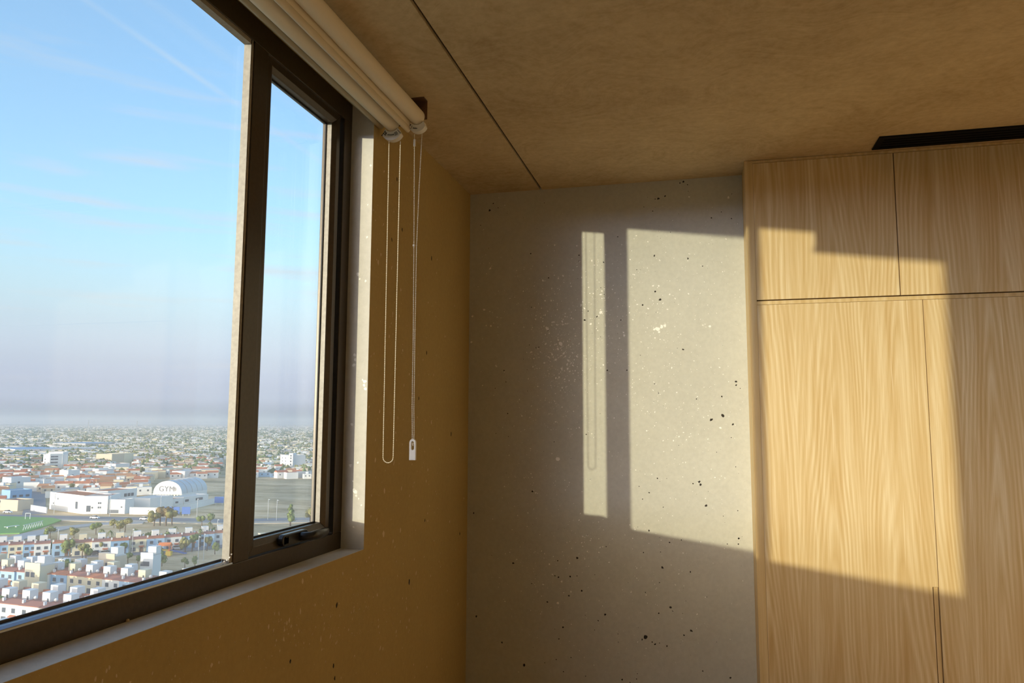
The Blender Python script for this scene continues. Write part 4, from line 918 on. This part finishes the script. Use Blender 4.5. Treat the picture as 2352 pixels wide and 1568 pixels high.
# masts
def mast(px, py, h, label):
    p = ground(px, py); t = empty('telecom_mast', (p.x, p.y, GZ-.3), 0, label, 'mast', 'telecom masts of the town')
    for k in range(3):
        a = 2*PI*k/3; MB().tube([(2.6*math.cos(a), 2.6*math.sin(a), 0), (.5*math.cos(a), .5*math.sin(a), h)], .32, 5).obj('leg', SK['galvanised'], t)
    mb = MB()
    for j in range(10):
        z0, z1 = h*j/10, h*(j+1)/10; f0, f1 = 2.6-2.1*j/10, 2.6-2.1*(j+1)/10
        for k in range(3):
            a, c = 2*PI*k/3, 2*PI*(k+1)/3; mb.tube([(f0*math.cos(a), f0*math.sin(a), z0), (f1*math.cos(c), f1*math.sin(c), z1)], .14, 4)
    mb.obj('lattice', SK['galvanised'], t)
mast(313, 1011, 50, 'tall lattice mast rising over the middle of the town'); mast(202, 1000, 55, 'thin lattice mast farther out over the town'); mast(618, 1004, 40, 'pale lattice mast seen in the left of the casement'); mast(677, 1010, 42, 'lattice mast seen in the right of the casement')

# --- the crowded town: the larger houses singly, the rest beyond count
def excluded(px, py):
    if py > 1137 and 60 < px < 500: return True
    if py > 1098 and 335 < px < 530: return True
    if py > 1055 and 500 < px < 640 and py < 1150 and px < 560: return True
    if py > 1098 and px > 480: return True
    if 92 < px < 160 and 1062 < py < 1090: return True
    if 640 < px < 702 and 1066 < py < 1082: return True
    if 250 < px < 310 and 1055 < py < 1085: return True
    if 76 < px < 92 and 1095 < py < 1180: return True
    if 18 < px < 74 and 1112 < py < 1160: return True
    if py > 1160 and px < 60: return True
    return False
RC = random.Random(77); placed = []
kinds = [('lime_white', 'roof_pale', 'small white flat roofed house ', 'white houses '), ('cream_render', 'roof_grey', 'small cream house ', 'cream houses '), ('lime_white', 'terracotta', 'small white house with a red tiled roof ', 'red roofed houses of the town'),
         ('sand_render', 'brick_orange', 'small sand coloured house with an orange roof ', 'orange roofed houses '), ('pale_blue', 'roof_grey', 'small pale blue house ', 'pale blue houses')]
wts = [4, 2.4, 5, 3, 1.2]
def zone(px, py):
    if px > 560: a = 'seen through the casement'
    elif px < 90: a = 'left of the long straight street'
    elif px < 250: a = 'above the main school block'
    elif px < 345: a = 'above the school yard'
    else: a = 'above the gym hall'
    return a+(', nearer' if py > 1075 else ', farther')
cand = []
for _ in range(60000):
    px, py = RC.uniform(-70, 745), 1036+(1168-1036)*RC.random()**1.3
    if excluded(px, py): continue
    cand.append((py, px))
    if len(cand) > 1500: break
cand.sort(key=lambda c: -c[0]+RC.gauss(0, 14))
for py, px in cand:
    if len(placed) >= 275: break
    p = ground(px, py); w, dp = RC.uniform(6, 10.5), RC.uniform(5.5, 9)
    if any((p.x-q.x)**2+(p.y-q.y)**2 < ((w+r_)*.52)**2 for q, r_ in placed): continue
    placed.append((p, max(w, dp)))
    k = RC.choices(kinds, wts)[0]; h = RC.uniform(3, 6.2); rz = .62+RC.gauss(0, .12)
    zn_ = zone(px, py); t = empty('town_house', (p.x, p.y, GZ-.3), rz, k[2]+' '+zn_, 'house', k[3]+' '+zn_)
    inst('wall', shared('house_wall', SK[k[0]], ubox), t, (0, 0, 0), 0, (w, dp, h))
    if 'tiled' in k[2] or 'orange' in k[2]: inst('roof', shared('gable_roof', SK[k[1]], lambda mb: mb.prism([(-.53, 0), (0, 1), (.53, 0)], 0, -.52, .52)), t, (0, 0, h), 0, (w, dp, 1.5))
    else: inst('roof', shared('house_wall', SK[k[1]], ubox), t, (0, 0, h), 0, (w*.95, dp*.95, .25))
    if RC.random() < .6: inst('tank_box', shared('house_wall', SK['lime_white'], ubox), t, (w*RC.uniform(-.2, .2), dp*.1, h+.2), 0, (2.0, 1.9, RC.uniform(1.4, 2.0)))
    if py > 1062:
        for u in (-.25, .25): inst('window', shared('house_window', SK['window_dark'], winmesh), t, (w*u, -dp*.5, h*.5), 0, (1.1, 1, 1.1))
# mid-distance trees, singly
tr = []
for _ in range(9000):
    px, py = RC.uniform(-60, 745), 1034+(1150-1034)*RC.random()**1.2
    if excluded(px, py): continue
    p = ground(px, py)
    if any((p.x-q.x)**2+(p.y-q.y)**2 < (r_*.62+2.5)**2 for q, r_ in placed) or any((p.x-q.x)**2+(p.y-q.y)**2 < 36 for q in tr): continue
    tr.append(p); tree(px, py, RC.uniform(4, 7), 'rounded tree among the houses '+zone(px, py), 'trees among the houses '+zone(px, py), leaf=RC.choice(['leaf_olive', 'leaf_dark', 'leaf_green', 'leaf_dry']), spread=.45)
    if len(tr) >= 130: break
for x, y in ((545, 1082), (552, 1088), (562, 1080), (575, 1086), (585, 1078), (600, 1082), (612, 1075), (620, 1086), (650, 1096), (600, 1062)):
    pass
# far town
def far_town(n, y0, y1, pw, seed, name, label, tre=False):
    r = random.Random(seed); V = []; F_ = []; MI = []
    for _ in range(n):
        px = r.uniform(-120, 800); py = y0+(y1-y0)*r.random()**pw
        if excluded(px, py): continue
        p = ground(px, py)
        if py > 1030 and any((p.x-q.x)**2+(p.y-q.y)**2 < (r_*.75+4)**2 for q, r_ in placed): continue
        dist = (p-CAM).length; sc = 1+dist/9000
        b_ = len(V)
        if tre:
            s_, hh = r.uniform(3, 7)*sc, r.uniform(4, 8)*(1+dist/16000)
            for k in range(6): V.append((p.x+s_*math.cos(k*PI/3)*r.uniform(.7, 1.1), p.y+s_*math.sin(k*PI/3)*r.uniform(.7, 1.1), GZ-.3+hh*r.uniform(.25, .5)))
            V.append((p.x+r.uniform(-1, 1), p.y+r.uniform(-1, 1), GZ-.3+hh)); V.append((p.x, p.y, GZ-.5))
            for k in range(6): F_ += [(b_+k, b_+(k+1) % 6, b_+6), (b_+(k+1) % 6, b_+k, b_+7)]
            mi = r.randint(0, 2); MI += [mi]*12
        else:
            w, d2, h = r.uniform(3, 6.5)*sc, r.uniform(3, 5)*sc, r.uniform(3, 6.5)*(1+dist/14000); a = .62+r.gauss(0, .2); ca, sa = math.cos(a), math.sin(a)
            for zz in (GZ-.3, GZ-.3+h):
                for sx, sy in ((-1, -1), (1, -1), (1, 1), (-1, 1)): V.append((p.x+ca*sx*w-sa*sy*d2, p.y+sa*sx*w+ca*sy*d2, zz))
            F_ += [tuple(b_+i for i in q) for q in ((4, 5, 6, 7), (0, 1, 5, 4), (1, 2, 6, 5), (2, 3, 7, 6), (3, 0, 4, 7))]
            wm = r.choices([0, 1, 2, 3], [6, 3, 1.5, 1.2])[0]; rm = r.choices([4, 5, 6, 0], [2.6, 4.2, 2.2, 1.6])[0]; MI += [rm, wm, wm, wm, wm]
    me = bpy.data.meshes.new(name); me.from_pydata(V, [], F_)
    for k in (['leaf_olive', 'leaf_dark', 'leaf_green'] if tre else ['lime_white', 'cream_render', 'sand_render', 'grey_render', 'roof_grey', 'terracotta', 'roof_pale']): me.materials.append(SK[k])
    me.polygons.foreach_set('material_index', MI); me.update()
    tag(inst(name, me), label, 'town' if not tre else 'trees', kind='stuff')
far_town(10500, 979, 1150, 2.1, 3, 'distant_town', 'countless tiny houses of the distant town up to the horizon')
far_town(6000, 974, 1004, .9, 9, 'distant_trees', 'dark tree cover along the horizon of the plain', True)
far_town(12000, 976, 1092, 1.5, 4, 'distant_trees', 'dark tree cover scattered through the distant town', True)
# haze over the plain
hz_ = bpy.data.materials.new('haze'); hz_.use_nodes = True; N = hz_.node_tree.nodes; N.clear()
vs_ = N.new('ShaderNodeVolumeScatter'); vs_.inputs['Density'].default_value = 1/5200.0; vs_.inputs['Color'].default_value = (.86, .92, 1.0, 1); vs_.inputs['Anisotropy'].default_value = .15
ou = N.new('ShaderNodeOutputMaterial'); hz_.node_tree.links.new(vs_.outputs[0], ou.inputs['Volume'])
tag(MB().box(-22000, -30, 60, 22000, GZ-20, 90).obj('haze', hz_), 'thin blue haze lying over the plain', 'haze', kind='stuff')
